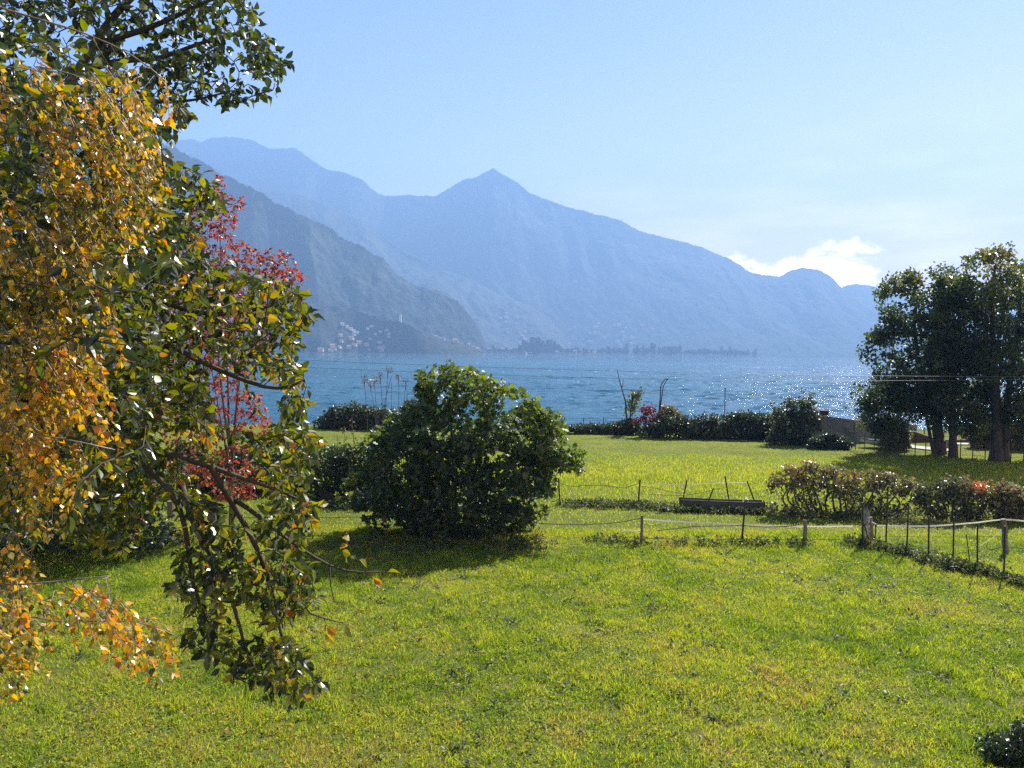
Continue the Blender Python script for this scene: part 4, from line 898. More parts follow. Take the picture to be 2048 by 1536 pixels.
t = thing('rope_fence', G(1276., 1012.), 'slack rope fence on two dark posts at the edge of the far meadow', 'fence')
post(t, 1121, 1010, 1117, 957, .033, M_iron); post(t, 1275.5, 1013, 1280, 959, .033, M_iron)
DB = 30.3
g = Geo(); g.tube(gpath([(1107, 962), (1118, 964), (1132, 971), (1151, 973), (1165, 970.5), (1185, 971), (1211, 971), (1233, 974), (1250, 976), (1262, 971.5), (1280, 967)], DB), .012, 5); g.build('rope', M_rope, t)
for pth in ([(1299, 988.5), (1330, 990.5), (1367, 991), (1400, 986), (1441, 977)], [(1281, 972), (1315, 977), (1340, 983), (1364, 987)]):
    g = Geo(); g.tube(gpath(pth, DB), .009, 4); g.build('rope', M_rope, t)
tape(gpath([(1281, 970.7), (1330, 970), (1374, 968.5), (1420, 966.5), (1452, 965), (1493, 965)], DB), .02, M_tape, 'tape', t)
for bx, by, tx, ty, d_, lb in ((1362, 1011, 1374, 960, 30.2, 'dark stake leaning right at the left end of the trough'), (1408, 1021, 1427, 976, 29.4, 'shortest stake, leaning right against the trough front'), (1461, 1014, 1450, 952, 30.3, 'tallest stake, leaning slightly left behind the trough'), (1515, 1018, 1494, 962, 30.3, 'stake leaning strongly left at the right end of the trough')):
    t = thing('stake', np.array([*P(bx, by, d_)[:2], 0]), lb, 'stake'); g = Geo(); a = P(bx, by, d_); a[2] = -.1; g.tube([a, P(tx, ty, d_)], .028, 6); g.build('shaft', M_iron, t)
# trough
a, b = G(1361., 1022.), G(1528., 1028.); ax = b - a; L = np.linalg.norm(ax); ax /= L; sv = np.array([-ax[1], ax[0], 0])
t = thing('trough', (a + b) / 2 + sv * .4, 'long dark metal trough lying in the grass with stakes around it', 'trough')
prof = [(0.0, .42), (.012, .44), (.025, .44), (.03, .40), (.035, .25), (.04, .02), (.40, .02), (.41, .25), (.42, .40), (.425, .44), (.44, .44), (.45, .42)]
g = Geo(); k = len(prof); ns = 9; V = []
for u in np.linspace(0, 1, ns):
    dip = .02 * math.sin(u * 3.14) * -1
    V += [a + ax * u * L + sv * s + (0, 0, z + dip) for s, z in prof]
inn = [v + np.array([0, 0, .015]) + sv * (.012 if (n_ % k) < k / 2 else -.012) for n_, v in enumerate(V)]
i = np.arange(ns - 1)[:, None] * k; j = np.arange(k - 1)[None]; q = np.stack([i + j, i + k + j, i + k + j + 1, i + j + 1], -1).reshape(-1, 4)
g.add(V, q); g.add(inn, q[:, ::-1]); g.build('basin', M_steel, t)
for u, nm in ((-.01, 'end_plate'), (1.01, 'end_plate')):
    g = Geo(); e = [a + ax * u * L + sv * s + (0, 0, z) for s, z in prof]; e2 = [x + ax * .02 for x in e]
    g.add(np.array(e + e2), [tuple(range(k)), tuple(range(2 * k - 1, k - 1, -1))] + [(q_, q_ + k, q_ + k + 1, q_ + 1) for q_ in range(k - 1)]); g.build(nm, M_steel, t)
g = Geo(); g.tube([a + (0, 0, .41), a + ax * L + (0, 0, .41)], .022, 6); g.tube([a + sv * .44 + (0, 0, .41), a + sv * .44 + ax * L + (0, 0, .41)], .022, 6); g.build('rim', M_steel, t)
g = Geo()
for u in (.08, .92):
    for s in (.08, .36): c = a + ax * L * u + sv * s; g.tube([c - (0, 0, .08), c + (0, 0, .018)], .03, 6)
g.build('feet', M_iron, t)

# left fence wires and posts
t = thing('wire_fence', G(517., 1071.), 'dark post and two thin wires between the left trees and the fig tree', 'fence')
post(t, 517, 1072, 518, 1030, .05, M_wood); post(t, 232, 1078, 232, 1032, .05, M_wood)
for pth in ([(200, 1031), (517, 1035), (600, 1036), (680, 1035), (760, 1033)], [(200, 1066), (517, 1068), (600, 1069), (690, 1070), (770, 1072)]):
    g = Geo(); g.tube(gpath(pth, 25.2), .009, 4); g.build('wire', M_wire, t)
t = thing('wooden_post', G(342., 1034.), 'pale weathered post behind the bare brown patch', 'post'); post(t, 342, 1036, 341, 1002, .13, M_wood, 'shaft', 8)
q = G(655., 1003.); t = thing('feed_box', q, 'small dark box in the grass beside the bramble thicket', 'box')
g = Geo(); g.box(q + (0, 0, .18), (.52, .35, .36)); g.build('body', M_steel, t); g = Geo(); g.box(q + (0, 0, .38), (.58, .4, .035)); g.build('lid', M_iron, t)

# creeper hedges
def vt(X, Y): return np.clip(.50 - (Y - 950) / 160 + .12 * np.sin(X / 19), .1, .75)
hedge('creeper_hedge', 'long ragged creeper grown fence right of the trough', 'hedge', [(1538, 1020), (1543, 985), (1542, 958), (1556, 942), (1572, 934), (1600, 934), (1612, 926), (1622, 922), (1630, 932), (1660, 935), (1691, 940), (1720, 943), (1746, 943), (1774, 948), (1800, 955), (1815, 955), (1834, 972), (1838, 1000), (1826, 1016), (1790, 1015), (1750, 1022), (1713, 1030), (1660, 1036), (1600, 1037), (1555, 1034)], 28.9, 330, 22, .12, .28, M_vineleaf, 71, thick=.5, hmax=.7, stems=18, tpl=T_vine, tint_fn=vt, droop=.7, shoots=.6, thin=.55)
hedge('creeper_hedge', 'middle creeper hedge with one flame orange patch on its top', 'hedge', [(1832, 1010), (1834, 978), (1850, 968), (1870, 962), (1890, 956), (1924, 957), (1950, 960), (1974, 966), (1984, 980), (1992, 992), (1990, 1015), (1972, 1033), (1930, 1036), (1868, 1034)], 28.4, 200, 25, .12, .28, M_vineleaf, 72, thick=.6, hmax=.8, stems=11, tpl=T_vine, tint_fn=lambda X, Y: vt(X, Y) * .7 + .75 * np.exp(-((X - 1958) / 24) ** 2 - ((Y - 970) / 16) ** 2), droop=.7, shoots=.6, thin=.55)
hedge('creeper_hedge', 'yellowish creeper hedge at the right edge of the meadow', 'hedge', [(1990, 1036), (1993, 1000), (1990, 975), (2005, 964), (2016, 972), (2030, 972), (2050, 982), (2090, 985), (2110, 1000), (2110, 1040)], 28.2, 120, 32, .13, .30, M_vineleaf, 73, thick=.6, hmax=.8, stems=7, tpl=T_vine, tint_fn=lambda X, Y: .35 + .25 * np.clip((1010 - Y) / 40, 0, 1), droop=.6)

# bramble thicket behind the fig, tall dry stalks
hedge('bramble_thicket', 'dark bramble thicket left of the fig tree', 'bush', [(590, 1005), (596, 940), (612, 908), (640, 900), (670, 897), (690, 905), (712, 893), (735, 880), (760, 885), (770, 920), (770, 1000), (700, 1004)], 30.8, 230, 34, .15, .38, M_darkleaf, 74, (.2, .9), stems=8, tpl=T_simple)
hedge('bramble_thicket', 'dark thicket at the back of the left trees', 'bush', [(330, 1010), (340, 940), (380, 900), (440, 905), (500, 900), (560, 905), (600, 930), (600, 1005)], 32.0, 230, 34, .15, .42, M_darkleaf, 75, (.1, .7), stems=8)
t = thing('dry_stalks', np.array([*P(775, 960, 30.0)[:2], 0]), 'clump of tall dry stalks with ragged seed heads behind the fig tree', 'plant')
r = np.random.default_rng(12)
S = [(728, 757, 736, 859, 745, 960), (741, 766, 750, 825, 760, 960), (748, 760, 753, 826, 755, 960), (760, 750, 763, 822, 766, 960), (776, 738, 771, 820, 770, 960), (783, 752, 769, 817, 764, 960), (797, 751, 798, 825, 798, 960), (812, 764, 806, 820, 800, 960), (830, 778, 825, 814, 815, 960), (816, 780, 811, 817, 806, 960), (783, 766, 783, 822, 784, 960), (849, 755, 846, 795, 840, 960)]
for x0, y0, x1, y1, x2, y2 in S:
    dd_ = 30 + r.normal(0, .25); sk = Skel(2000); o = sk.limb([np.array([*P(x2, y2, dd_)[:2], -.05]), P(x1, y1, dd_), P(x0, y0, dd_)], .018, .008, .25)
    g = Geo(); g.tube(o, np.linspace(.018, .008, len(o)), 5); st_ = g.build('stem', M_twig, t)
    if y0 < 770 and x0 != 783:
        g = Geo(); c = P(x0, y0, dd_); cc = c + r.normal(0, .07, (5, 3)); cluster_leaves(g, cc, 6, .10, .06, T_simple, r, .5)
        for q in cc: g.tube([c - (0, 0, .2), q], .005, 3)
        g.tube([c - (0, 0, .35), c], .009, 4)
        g.build('seed_head', M_seed, t)
for k, (x0, y0, x1, y1) in enumerate(((688, 856, 690, 950), (675, 872, 680, 950), (704, 830, 708, 950), (702, 860, 722, 950))):
    t = thing('weed_stalk', np.array([*P(x1, y1, 30.6)[:2], 0]), 'thin dry weed stalk rising out of the bramble thicket', 'plant', 'weed stalks over the brambles'); g = Geo(); sk = Skel(500)
    o = sk.limb([np.array([*P(x1, y1, 30.6)[:2], 0]), P((x0 + x1) / 2 + 2, (y0 + y1) / 2, 30.6), P(x0, y0, 30.6)], .012, .006); g.tube(o, .009, 4)
    cluster_leaves(g, o[-4:], 4, .1, .09, T_simple, r, .5); g.build('stem', M_seed, t)

# ------------------------------------------------------------------ fig tree
FIG = [(891, 738), (868, 744), (848, 750), (845, 775), (846, 800), (830, 822), (800, 824), (788, 834), (770, 850), (750, 860), (747, 880), (752, 905), (738, 925), (712, 950), (694, 962), (684, 985), (700, 1005), (716, 1017), (742, 1030), (738, 1050), (770, 1066), (790, 1050), (800, 1040), (818, 1050), (822, 1075), (870, 1090), (920, 1092), (968, 1080), (1000, 1060), (1025, 1072), (1050, 1062), (1070, 1036), (1092, 1012), (1098, 985), (1098, 945), (1082, 928), (1066, 916), (1080, 914), (1110, 925), (1145, 942), (1168, 926), (1150, 900), (1132, 878), (1116, 842), (1095, 828), (1072, 817), (1060, 799), (1041, 778), (1016, 780), (991, 764), (960, 752), (941, 747), (915, 742)]
fb = G(905., 1088.); fb[1] += 1.3
t = thing('fig_tree', fb, 'big round fig tree with dark lobed leaves in the middle of the meadow', 'tree'); r = np.random.default_rng(33)
C = blob(FIG, fb[1], 760, r, .75, 2.3, .45); C[:, 2] = np.maximum(C[:, 2], .12)
k = fbm(C[:, 0] / .75 + C[:, 1] * .4, C[:, 2] / .75, 14, 2) > .40; C = C[k][:600]
ex, ey = in_poly(FIG, 900, r); e = edge_dist(FIG, ex, ey); k = (e < 14) & (ey < 1040); cxy = np.array((900., 920.)); v = np.stack([ex - cxy[0], ey - cxy[1]], 1); v /= np.linalg.norm(v, axis=1, keepdims=True); o_ = r.uniform(0, 9, len(ex))
S_ = P(ex + v[:, 0] * o_, ey + v[:, 1] * o_, fb[1] + r.normal(0, .5, len(ex)))[k]
sk = Skel()
for (dx, dy), (px, py, dd_) in zip(((0, 0), (.2, .1), (-.25, .05), (.1, -.2), (-.1, .2), (.3, 0), (-.4, -.1)), ((900, 800, 0), (985, 830, -.4), (800, 880, .2), (1060, 900, -.2), (860, 850, 1.2), (1010, 1000, -1.2), (780, 990, -1.0))):
    p0 = fb + (dx, dy, -.1); p2 = P(px, py, fb[1] + dd_); sk.limb([p0, p0 * .55 + p2 * .45 + (0, 0, .5), p2], .11, .03, .25)
sk.limb([P(1000, 900, fb[1]), P(1040, 912, fb[1] - .2), P(1080, 918, fb[1] - .2), P(1120, 930, fb[1] - .2), P(1140, 935, fb[1] - .2)], .05, .02)
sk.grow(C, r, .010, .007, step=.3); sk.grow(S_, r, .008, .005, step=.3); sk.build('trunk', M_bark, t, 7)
g = Geo(); X, Y = proj(C); cluster_leaves(g, S_, 9, .2, .21, T_fig, r, .75, up=.7, out=.7, droop=.3); cluster_leaves(g, C, 20, .32, .215, T_fig, r, np.clip(.30 + (880 - Y) / 330 + (X - 930) / 700, .0, .95), up=.7, out=.7, droop=.3); g.build('crown', M_figleaf, t)  # leaf tint rises towards top and right, painting in the sunlit side

# ------------------------------------------------------------------ red tree, evergreen, shrub in place of the corner shadow
rb = G(462., 1062.)
t = thing('red_tree', rb, 'red leaved tree standing behind the green foreground branches', 'tree'); r = np.random.default_rng(44)
sk = Skel(); RP = [(370, 420), (400, 385), (425, 375), (436, 345), (452, 370), (470, 400), (492, 392), (480, 430), (470, 470), (510, 490), (545, 500), (585, 508), (612, 560), (570, 580), (545, 600), (560, 640), (545, 700), (500, 720), (520, 800), (545, 840), (540, 880), (500, 880), (520, 960), (505, 1000), (440, 1000), (390, 960), (330, 900), (300, 800), (300, 650), (330, 520)]
for (px, py, dd_) in ((440, 480, 0), (500, 560, .5), (410, 520, -.6), (480, 760, -.5), (420, 720, .6)): sk.limb([rb + r.normal(0, .05, 3) * np.array([1, 1, 0]), P(462, 940, rb[1]), (P(462, 940, rb[1]) + P(px, py, rb[1] + dd_)) / 2, P(px, py, rb[1] + dd_)], .05, .015, .3)
C = blob(RP, rb[1], 1900, r, .5, 2.2, .8); ch = sk.grow(C, r, .007, .005, sag=-.12, step=.35); sk.build('trunk', M_twig, t, 6)
X, Y = proj(C); g = Geo(); twig_leaves(g, ch, .055, .15, tpl_leaf(.26, .05, .1), r, np.clip(.25 + (Y - 450) / 700 + r.normal(0, .1, len(C)), .05, .9), .8, .5, .3); g.build('crown', M_redleaf, t)
hedge('evergreen_bush', 'big dark evergreen bush at the left behind the yellow birch', 'bush', [(-260, 1130), (-240, 700), (-120, 560), (0, 560), (90, 620), (150, 700), (220, 760), (260, 850), (300, 930), (330, 1020), (340, 1080), (300, 1110), (150, 1120), (0, 1135)], 22.6, 520, 44, .20, .5, M_darkleaf, 81, (.0, .5), thick=.7, hmax=2.2, stems=9, tpl=tpl_leaf(.3, .05, .1))
hedge('corner_shadow_shrub', 'dark low shrub standing in for the shadow at the bottom right corner of the lawn', 'bush', [(1958, 1560), (1968, 1525), (1990, 1490), (2018, 1465), (2050, 1446), (2110, 1430), (2170, 1450), (2190, 1560)], 11.5, 190, 40, .06, .14, M_darkleaf, 82, (.0, .35), thick=.9, stems=5, shoots=1.5)  # shrub added as a dark mass where the lawn corner lies in shadow

# ------------------------------------------------------------------ grass
def pts_area(n, y0, y1, r, widen=1.34):
    y = np.sqrt(r.uniform(y0 ** 2, y1 ** 2, n)); x = r.uniform(-1, 1, n) * y * (1024 / F) * widen + r.normal(0, .3, n); return x, y
def blades(name, label, n, y0, y1, h0, w0, seed, tintf, hf=None, lean=.45, mask=None):
    r = np.random.default_rng(seed); x, y = pts_area(n, y0, y1, r)
    if mask is not None: k = mask(x, y, r); x, y = x[k], y[k]
    n = len(x); z = ground_z(x, y) - .01
    hh = h0 * r.uniform(.5, 1.3, n) * (hf(x, y) if hf is not None else 1); w = w0 * r.uniform(.7, 1.3, n)
    a = r.uniform(0, 6.28, n); s = np.stack([np.cos(a), np.sin(a), 0 * a], 1) * w[:, None] / 2
    b = r.uniform(0, 6.28, n); ln = np.stack([np.cos(b), np.sin(b), 0 * b], 1) * (hh * lean * r.uniform(.2, 1.6, n))[:, None]
    base = np.stack([x, y, z], 1); up = np.array([0, 0, 1.0])
    mid = base + up * (hh * .6)[:, None] + ln * .35; tip = base + up * (hh * .95)[:, None] + ln
    v = np.stack([base - s, base + s, mid - s * .8, mid + s * .8, tip], 1).reshape(-1, 3); i = np.arange(n)[:, None] * 5
    g = Geo(); g.add(v, [i + np.array([[0, 1, 3, 2]]), i + np.array([[2, 3, 4]])], np.repeat(tintf(x, y, r), 5))
    return tag(g.build(name, M_grass), label, 'grass', kind='stuff')
def lawn_tint(x, y, r):
    return np.clip(.35 + .95 * (fbm(x / 2.6, y / 2.0, 61, 3) - .5) + .65 * (fbm(x / .45, y / .45, 66, 2) - .5) + r.normal(0, .1, len(x)) + .25 * (r.uniform(0, 1, len(x)) > .93), 0, 1)
blades('lawn_grass', 'short sunlit grass of the lawn in front', 620000, 8.5, 26, .075, .011, 91, lawn_tint, lambda x, y: .75 + 1.0 * fbm(x / .5, y / .5, 64, 3) * fbm(x / 2.2, y / 2.2, 65, 2) * 2 + 1.1 * np.clip(fbm(x / .28, y / .28, 69, 2) - .62, 0, 1) * 4, .8, mask=lambda x, y, r: fbm(x / .22, y / .22, 63, 2) + r.normal(0, .12, len(x)) > .33)
def meadow_tint(x, y, r):
    px, py = proj(np.stack([x, y, 0 * x], 1))
    dry = np.exp(-((y - 38.5) / 4.5) ** 2) * np.clip((x + 2) / 6, 0, 1) * .17 + np.exp(-((y - 26.2) / 1.4) ** 2) * .14 * (x > 4)
    dry = dry + .5 * np.exp(-((x + 10.5) / 1.3) ** 2 - ((y - 26) / 1.6) ** 2)
    return np.clip(.33 + dry * (.5 + fbm(x / 1.5, y / 1.5, 68, 3)) + .3 * (fbm(x / 3, y / 3, 67, 3) - .5) + r.normal(0, .09, len(x)), 0, 1)
blades('meadow_grass', 'taller meadow grass with dry straw patches beyond the fences', 510000, 25, 62, .125, .018, 92, meadow_tint, lambda x, y: .6 + .8 * np.exp(-((y - 37) / 5) ** 2) - .25 * (y > 46), .5, mask=lambda x, y, r: y < shore_y(x) - 1.0)
# clover leaves lying among the blades
r = np.random.default_rng(93); x, y = pts_area(143000, 8.5, 25, r); k = fbm(x / 1.1, y / 1.1, 71, 3) > .45; x, y = x[k], y[k]; n_ = len(x); g = Geo()
g.leaves(tpl_leaf(.42, .08, .1), np.stack([x, y, ground_z(x, y) + r.uniform(.02, .075, n_)], 1), np.concatenate([r.normal(0, 1, (n_, 2)), r.normal(.1, .3, (n_, 1))], 1), rand_unit(n_, r) * .55 + (0, 0, 1), r.uniform(.022, .05, n_), np.clip(.2 + .5 * (fbm(x / .7, y / .7, 72, 2) - .4) + r.normal(0, .08, n_), 0, 1), r.uniform(-.5, 1.5, n_))
tag(g.build('clover', M_grass), 'clover and small broad leaves growing among the lawn grass', 'clover', kind='stuff')
# rosettes of broad weeds in the lawn
r = np.random.default_rng(99); x, y = pts_area(900, 8.8, 25, r); k = fbm(x / 3, y / 3, 55, 2) > .48; x, y = x[k], y[k]; g = Geo(); c = np.stack([x, y, ground_z(x, y) + .05], 1)
cluster_leaves(g, c, 11, .10, .085, T_broad, r, r.uniform(.1, .7, len(c)), up=1.2, out=1.3, flat=.3); tag(g.build('lawn_weeds', M_weed), 'rosettes of broad leaved weeds dotted through the lawn', 'weeds', kind='stuff')
r = np.random.default_rng(98); n_ = 1300; x = np.concatenate([r.normal(-4.5, 2.6, n_), r.uniform(-12, 12, 700), r.normal(-9, 2.5, 700)]); y = np.concatenate([r.normal(13.0, 3.0, n_), r.uniform(10, 30, 700), r.normal(25, 2.0, 700)]); n_ = len(x); g = Geo()
g.leaves(T_broad, np.stack([x, y, ground_z(x, y) + r.uniform(.03, .08, n_)], 1), np.concatenate([r.normal(0, 1, (n_, 2)), r.normal(0, .2, (n_, 1))], 1), rand_unit(n_, r) * .5 + (0, 0, 1), r.uniform(.05, .10, n_), r.uniform(.3, 1.0, n_), r.uniform(-1, 2.5, n_))
tag(g.build('fallen_leaves', M_litter), 'yellow and brown fallen leaves scattered on the grass', 'fallen leaves', kind='stuff')
# small flowers
for nm, cnt, c_, lb, sdv in (('clover_flowers', 420, (.62, .46, .60), 'tiny pale pink clover flowers scattered over the lawn', 95), ('yellow_flowers', 110, (.75, .50, .03), 'tiny yellow flowers scattered over the lawn', 96)):
    r = np.random.default_rng(sdv); x, y = pts_area(cnt * 3, 8.5, 24, r); k = fbm(x / 1.6, y / 1.6, sdv, 2) > .5; x, y = x[k][:cnt], y[k][:cnt]; g = Geo()
    c = np.stack([x, y, ground_z(x, y) + r.uniform(.06, .11, len(x))], 1); cluster_leaves(g, c, 9, .012, .014, T_simple, r, .5, out=1.2)
    tag(g.build(nm, solid_mat(nm, c_, tuple(q * .8 for q in c_), 5, .8, 0)), lb, 'flowers', kind='stuff')
# weeds along the fence lines and round the fig
r = np.random.default_rng(97); L_ = []
def along(pts, n, sp):
    pts = np.asarray(pts, float); q = G(pts[:, 0], pts[:, 1]); u = r.uniform(0, len(q) - 1, n); i = np.minimum(u.astype(int), len(q) - 2); f = (u - i)[:, None]
    c = q[i] * (1 - f) + q[i + 1] * f + r.normal(0, 1, (n, 3)) * (sp, sp, 0); c[:, 2] = r.uniform(.04, .22, n); L_.append(c)
along([(1775, 1106), (1815, 1112), (1860, 1124), (1905, 1136), (1930, 1143), (1960, 1150), (2010, 1163), (2060, 1178)], 230, .16)
along([(1893, 1138), (1935, 1146)], 80, .2); along([(1700, 1090), (1760, 1098)], 90, .2); along([(1130, 1012), (1200, 1014), (1280, 1016), (1360, 1024)], 260, .25)
along([(1355, 1024), (1535, 1030)], 110, .09); along([(1540, 1036), (1700, 1037), (1830, 1030), (1990, 1036)], 240, .2); along([(700, 1092), (820, 1098), (920, 1104), (1040, 1098), (1060, 1080)], 170, .5); along([(600, 1010), (720, 1014)], 140, .4); along([(1180, 1085), (1290, 1092), (1500, 1090), (1620, 1094)], 120, .2)
C = np.concatenate(L_); g = Geo(); cluster_leaves(g, C, 13, .13, .085, T_simple, r, r.uniform(.1, .8, len(C)), up=.4, out=.8); tag(g.build('weeds', M_weed), 'low rough weeds along the fence lines and under the fig tree', 'weeds', kind='stuff')

# ================================================================== FOREGROUND TREES
# green broad-leaved tree: trunk stands left of the view, limbs reach in
t = thing('broadleaf_tree', (-6.6, 6.3, 0), 'foreground tree with large green leaves and drooping branches, turning yellow', 'tree'); r = np.random.default_rng(51)
sk = Skel(); TR = np.array([(-6.6, 6.3, -.1), (-6.5, 6.3, 2.5), (-6.4, 6.35, 5), (-6.2, 6.4, 7), (-6.0, 6.5, 9.5)])
sk.limb(TR, .24, .08)
def L(pts, r0, r1): sk.limb([np.asarray(p) if len(p) == 3 and p[2] < 0.0 else P(*p) for p in pts], r0, r1, .12)
def Lw(start, pts, r0, r1): sk.limb([np.array(start)] + [P(*p) for p in pts], r0, r1, .12)
Lw((-6.25, 6.4, 6.6), [(-150, 270, 6.3), (10, 218, 6.3), (85, 203, 6.4), (130, 180, 6.4), (146, 145, 6.4), (200, 85, 6.5), (290, -30, 6.6)], .09, .025)
Lw(P(140, 160, 6.4), [(230, 118, 6.5), (330, 128, 6.6), (420, 82, 6.6), (500, 60, 6.6)], .03, .01)
Lw(P(200, 85, 6.5), [(300, 60, 6.4), (400, 20, 6.4), (480, -20, 6.4)], .03, .01)
Lw(P(85, 203, 6.4), [(150, 215, 6.5), (300, 205, 6.6), (390, 203, 6.6), (450, 185, 6.6)], .025, .008)
Lw(P(85, 203, 6.4), [(78, 240, 6.4), (80, 300, 6.3), (110, 400, 6.3), (200, 450, 6.4), (330, 420, 6.6), (420, 400, 6.6)], .035, .01)
Lw((-6.4, 6.35, 5.6), [(-150, 520, 6.2), (80, 560, 6.2), (250, 600, 6.2), (400, 640, 6.3), (520, 620, 6.3), (590, 600, 6.3)], .08, .012)
Lw((-6.4, 6.35, 4.6), [(-120, 760, 6.0), (120, 740, 6.0), (210, 690, 6.0), (310, 692, 6.1), (420, 750, 6.1), (560, 790, 6.1), (610, 760, 6.1)], .07, .012)
Lw((-6.45, 6.35, 4.2), [(-150, 850, 5.7), (120, 850, 5.7), (300, 900, 5.7), (360, 960, 5.7), (375, 1040, 5.7), (385, 1110, 5.7), (405, 1200, 5.7), (420, 1260, 5.7)], .06, .012)
Lw(P(300, 900, 5.7), [(420, 930, 5.7), (520, 970, 5.8), (600, 1000, 5.8)], .03, .008)
Lw(P(362, 965, 5.7), [(380, 1030, 5.6), (415, 1078, 5.6), (440, 1130, 5.6), (470, 1220, 5.6), (490, 1300, 5.6), (530, 1370, 5.6)], .026, .008)
Lw(P(420, 930, 5.7), [(465, 1000, 5.7), (510, 1080, 5.7), (535, 1130, 5.7), (560, 1200, 5.7), (565, 1270, 5.7), (600, 1350, 5.7)], .026, .008)
Lw(P(470, 1000, 5.7), [(540, 1040, 5.6), (605, 1092, 5.6), (655, 1128, 5.6), (715, 1150, 5.6), (765, 1143, 5.6)], .02, .005)
Lw(P(660, 1130, 5.6), [(655, 1170, 5.6), (668, 1200, 5.6)], .006, .003)
Lw(P(535, 1130, 5.7), [(560, 1180, 5.6), (600, 1225, 5.6), (640, 1235, 5.6), (680, 1245, 5.6)], .012, .004)
G1 = [(-60, -60), (100, -60), (130, -40), (480, -60), (500, 5), (545, 60), (585, 100), (560, 170), (525, 210), (470, 205), (445, 215), (395, 190), (360, 200), (330, 180), (300, 200), (240, 210), (210, 185), (225, 140), (190, 110), (140, 60), (60, 50), (40, 110), (120, 200), (60, 240), (-60, 200)]
G2 = [(-60, 230), (60, 240), (130, 260), (230, 250), (330, 330), (400, 345), (445, 365), (440, 420), (400, 440), (405, 480), (440, 520), (520, 545), (590, 570), (615, 610), (630, 640), (600, 660), (605, 700), (600, 760), (615, 800), (605, 850), (640, 880), (620, 930), (630, 985), (560, 1010), (400, 1010), (330, 1000), (300, 1050), (250, 1100), (120, 1090), (-60, 1080)]
G3 = [(345, 1000), (560, 1000), (640, 1005), (635, 1060), (600, 1080), (620, 1130), (640, 1200), (600, 1230), (560, 1260), (600, 1300), (640, 1375), (620, 1395), (560, 1415), (520, 1395), (440, 1340), (380, 1290), (365, 1270), (400, 1240), (350, 1180), (345, 1120), (380, 1080)]
HOLES = [[(400, 690), (500, 720), (565, 780), (560, 860), (470, 870), (410, 800)], [(375, 900), (440, 860), (520, 920), (540, 1000), (440, 1010), (380, 960)], [(140, 160), (170, 150), (185, 185), (150, 195)], [(90, 210), (130, 205), (150, 235), (110, 240)]]
def grp(poly, n, d, ds):
    x, y = in_poly(poly, n, r); k = (fbm(x / 42, y / 42, 9, 2) > .31)
    for hp in HOLES: k &= ~(inside(hp, x, y) & (r.uniform(0, 1, n) < .97))
    x, y = x[k], y[k]; n = len(x); return P(x, y, d + r.normal(0, ds, n))
A1, A2, A3 = grp(G1, 760, 6.5, .34), grp(G2, 3900, 6.5, .6), grp(G3, 560, 5.65, .24)
A5 = grp([(150, 190), (330, 185), (395, 205), (350, 260), (335, 335), (240, 330), (120, 270)], 190, 6.4, .3)
A2 = np.concatenate([A2, A5])
A4 = np.array([P(x, y, 5.6) for x, y in ((690, 1080), (705, 1110), (735, 1138), (770, 1145), (745, 1160), (672, 1205), (650, 1262), (690, 1245), (780, 1140), (590, 105), (545, 215))[:9]])
A6 = grp([(-40, 60), (150, 60), (330, 190), (350, 420), (330, 640), (300, 900), (200, 1060), (-40, 1060)], 620, 4.6, .55)
c1, c2, c3 = sk.grow(A1, r, .010, .0035, sag=-.1, step=.12), sk.grow(A2, r, .008, .003, sag=.06, step=.12), sk.grow(A3, r, .010, .003, sag=.1, step=.1)
c4 = sk.grow(A4, r, .008, .0025, step=.1)
c6 = sk.grow(A6, r, .004, .0025, sag=.05, step=.2)
sk.build('trunk', M_bark, t, 7)
g = Geo()
X, Y = proj(np.array([c[-1] for c in c2]))
twig_leaves(g, c1, .038, .085, T_broad, r, .0 + .16 * r.uniform(0, 1, len(c1)), .8, .6, .3)  # darkest leaf tint paints the upper branches as shaded silhouettes against the sky
twig_leaves(g, c2, .036, .086, T_broad, r, np.clip(.32 + .2 * r.normal(0, 1, len(c2)), .0, .75), .85, .5, .4)
twig_leaves(g, c3, .034, .088, T_broad, r, np.clip(.26 + .22 * r.normal(0, 1, len(c3)), 0, .8), .8, .5, .4)
twig_leaves(g, [c[-4:] for c in c6], .035, .075, T_broad, r, np.clip(.2 + .22 * r.normal(0, 1, len(c6)), 0, .7), 1.0, .5, .4)
twig_leaves(g, c4, .06, .10, T_broad, r, .72, .6, .5, .4)
g.build('crown', M_greenleaf, t)

# yellow birch, nearest
t = thing('birch_tree', (-4.9, 3.9, 0), 'nearest birch with hanging twigs of golden yellow leaves at the left', 'tree'); r = np.random.default_rng(52)
sk = Skel(); sk.limb([(-4.9, 3.9, -.1), (-4.85, 3.95, 3), (-4.7, 3.95, 6), (-4.5, 4.0, 9)], .15, .05)
Lw((-4.65, 3.95, 7.2), [(-300, -150, 4.0), (-60, 20, 4.0), (100, 60, 4.1), (220, 90, 4.2), (300, 130, 4.2), (335, 165, 4.2)], .014, .003)
Lw((-4.7, 3.95, 6.4), [(-300, 120, 3.9), (-40, 230, 3.9), (120, 270, 3.9), (230, 300, 4.0), (300, 330, 4.0)], .016, .004)
Lw((-4.72, 3.95, 5.8), [(-300, 350, 3.8), (-40, 430, 3.8), (120, 480, 3.8), (220, 540, 3.9)], .015, .004)
Lw((-4.75, 3.95, 5.2), [(-300, 560, 3.7), (-40, 640, 3.7), (90, 690, 3.7), (190, 750, 3.8)], .015, .004)
Lw((-4.8, 3.95, 4.5), [(-300, 780, 3.6), (-40, 850, 3.6), (120, 880, 3.6), (230, 900, 3.7)], .013, .003)
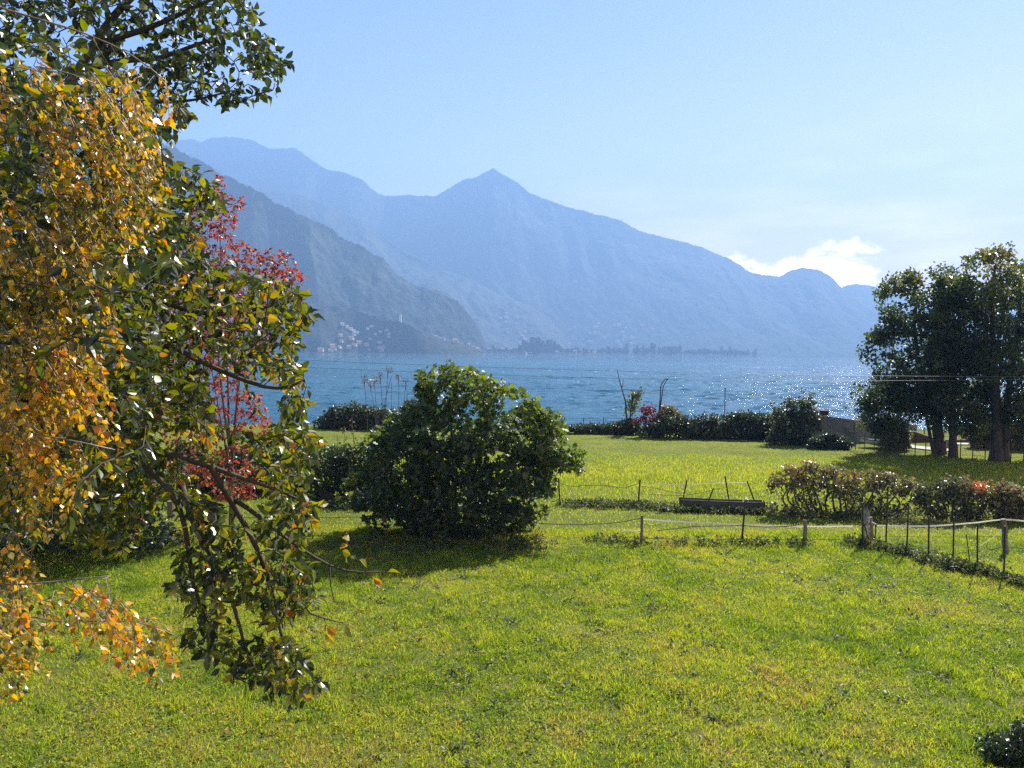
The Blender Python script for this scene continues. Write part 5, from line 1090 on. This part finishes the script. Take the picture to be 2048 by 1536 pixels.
Lw((-4.82, 3.95, 3.6), [(-300, 1050, 3.6), (-60, 1165, 3.6), (8, 1219, 3.6), (86, 1250, 3.6), (164, 1256, 3.6), (203, 1242, 3.6), (273, 1236, 3.6), (336, 1252, 3.6), (358, 1275, 3.6)], .010, .002)
Lw(P(-60, 1165, 3.6), [(60, 1180, 3.6), (140, 1165, 3.6), (200, 1150, 3.6), (220, 1152, 3.6)], .006, .002)
B1 = [(-80, 60), (90, 40), (110, 100), (100, 130), (150, 140), (190, 130), (290, 120), (335, 150), (370, 200), (338, 255), (330, 320), (345, 370), (330, 470), (260, 540), (250, 600), (235, 650), (245, 720), (235, 780), (225, 850), (280, 890), (295, 950), (240, 970), (170, 1000), (165, 1050), (60, 1090), (-80, 1110)]
B2 = [(-60, 1160), (60, 1170), (270, 1140), (290, 1180), (250, 1230), (340, 1245), (365, 1300), (350, 1370), (290, 1405), (265, 1390), (255, 1300), (190, 1280), (120, 1290), (80, 1370), (20, 1400), (-60, 1400)]
B3 = [(-70, 1060), (130, 1060), (100, 1120), (60, 1200), (75, 1330), (20, 1430), (-70, 1450)]
def strands(poly, n, d, ds, ln, slant, tries=14):
    st, tg = [], []
    while len(st) < n:
        x, y = in_poly(poly, 400, r); dd_ = d + r.normal(0, ds, 400); l_ = ln * r.uniform(.45, 1.15, 400)
        p0 = P(x, y, dd_); sl = slant * r.uniform(.3, 1.5, 400); p1 = p0 + np.stack([l_ * sl, r.normal(0, .06, 400), -l_], 1)
        X, Y = proj(p1); Xm, Ym = proj(p0 * .5 + p1 * .5); k = ((fbm(x / 75, y / 110, 77, 2) + r.normal(0, .05, 400) > .47) | (n < 150)) & inside(poly, X, Y) & inside(poly, Xm, Ym)
        st += list(p0[k]); tg += list(p1[k])
    return np.array(st[:n]), np.array(tg[:n])
allc = []
for poly, n_, d_, ln_, sl_ in ((B1, 330, 3.95, .5, .6), (B2, 85, 3.65, .2, .9), (B3, 40, 3.7, .3, .3)):
    s0, s1 = strands(poly, n_, d_, .22, ln_, sl_)
    sk.grow(s0, r, .005, .0018, sag=.1, step=.1, bend=.12)
    for a_, b_ in zip(s0, s1):
        u = np.linspace(0, 1, 9)[:, None]; c = a_ + (b_ - a_) * np.array([.35, .5, .15]) + r.normal(0, .03, 3); o = (1 - u) ** 2 * a_ + 2 * u * (1 - u) * c + u * u * b_
        sk.ch.append((o, np.linspace(.0024, .0012, 9))); allc.append(o)
sk.build('trunk', M_birchbark, t, 7)
g = Geo(); mid = np.array([o[4] for o in allc]); ti = np.clip(.42 + .8 * (fbm(mid[:, 0] * 2.2, mid[:, 2] * 2.2, 12, 2) - .5) + r.normal(0, .1, len(mid)), .05, .85)
n_b = twig_leaves(g, allc,   .022, .039, T_birch, r, ti, 1.0, .7, .2, petiole=.015); g.build('crown', M_birchleaf, t)

# ================================================================== HAZE
m, n, l = new_mat('haze_air')
pv = n.new('ShaderNodeVolumePrincipled'); pv.inputs['Density'].default_value = HAZE_DENSITY; pv.inputs['Color'].default_value = HAZE_COLOR; pv.inputs['Anisotropy'].default_value = HAZE_ANISO
o = n.new('ShaderNodeOutputMaterial'); l.new(pv.outputs[0], o.inputs['Volume'])
g = Geo(); g.box((0, 3400, 813), (17000, 7200, 1640)); tag(g.build('haze', m), 'thin blue haze filling the air over the lake', 'haze', kind='stuff')
for me in list(bpy.data.meshes):
    if me.users == 0: bpy.data.meshes.remove(me)
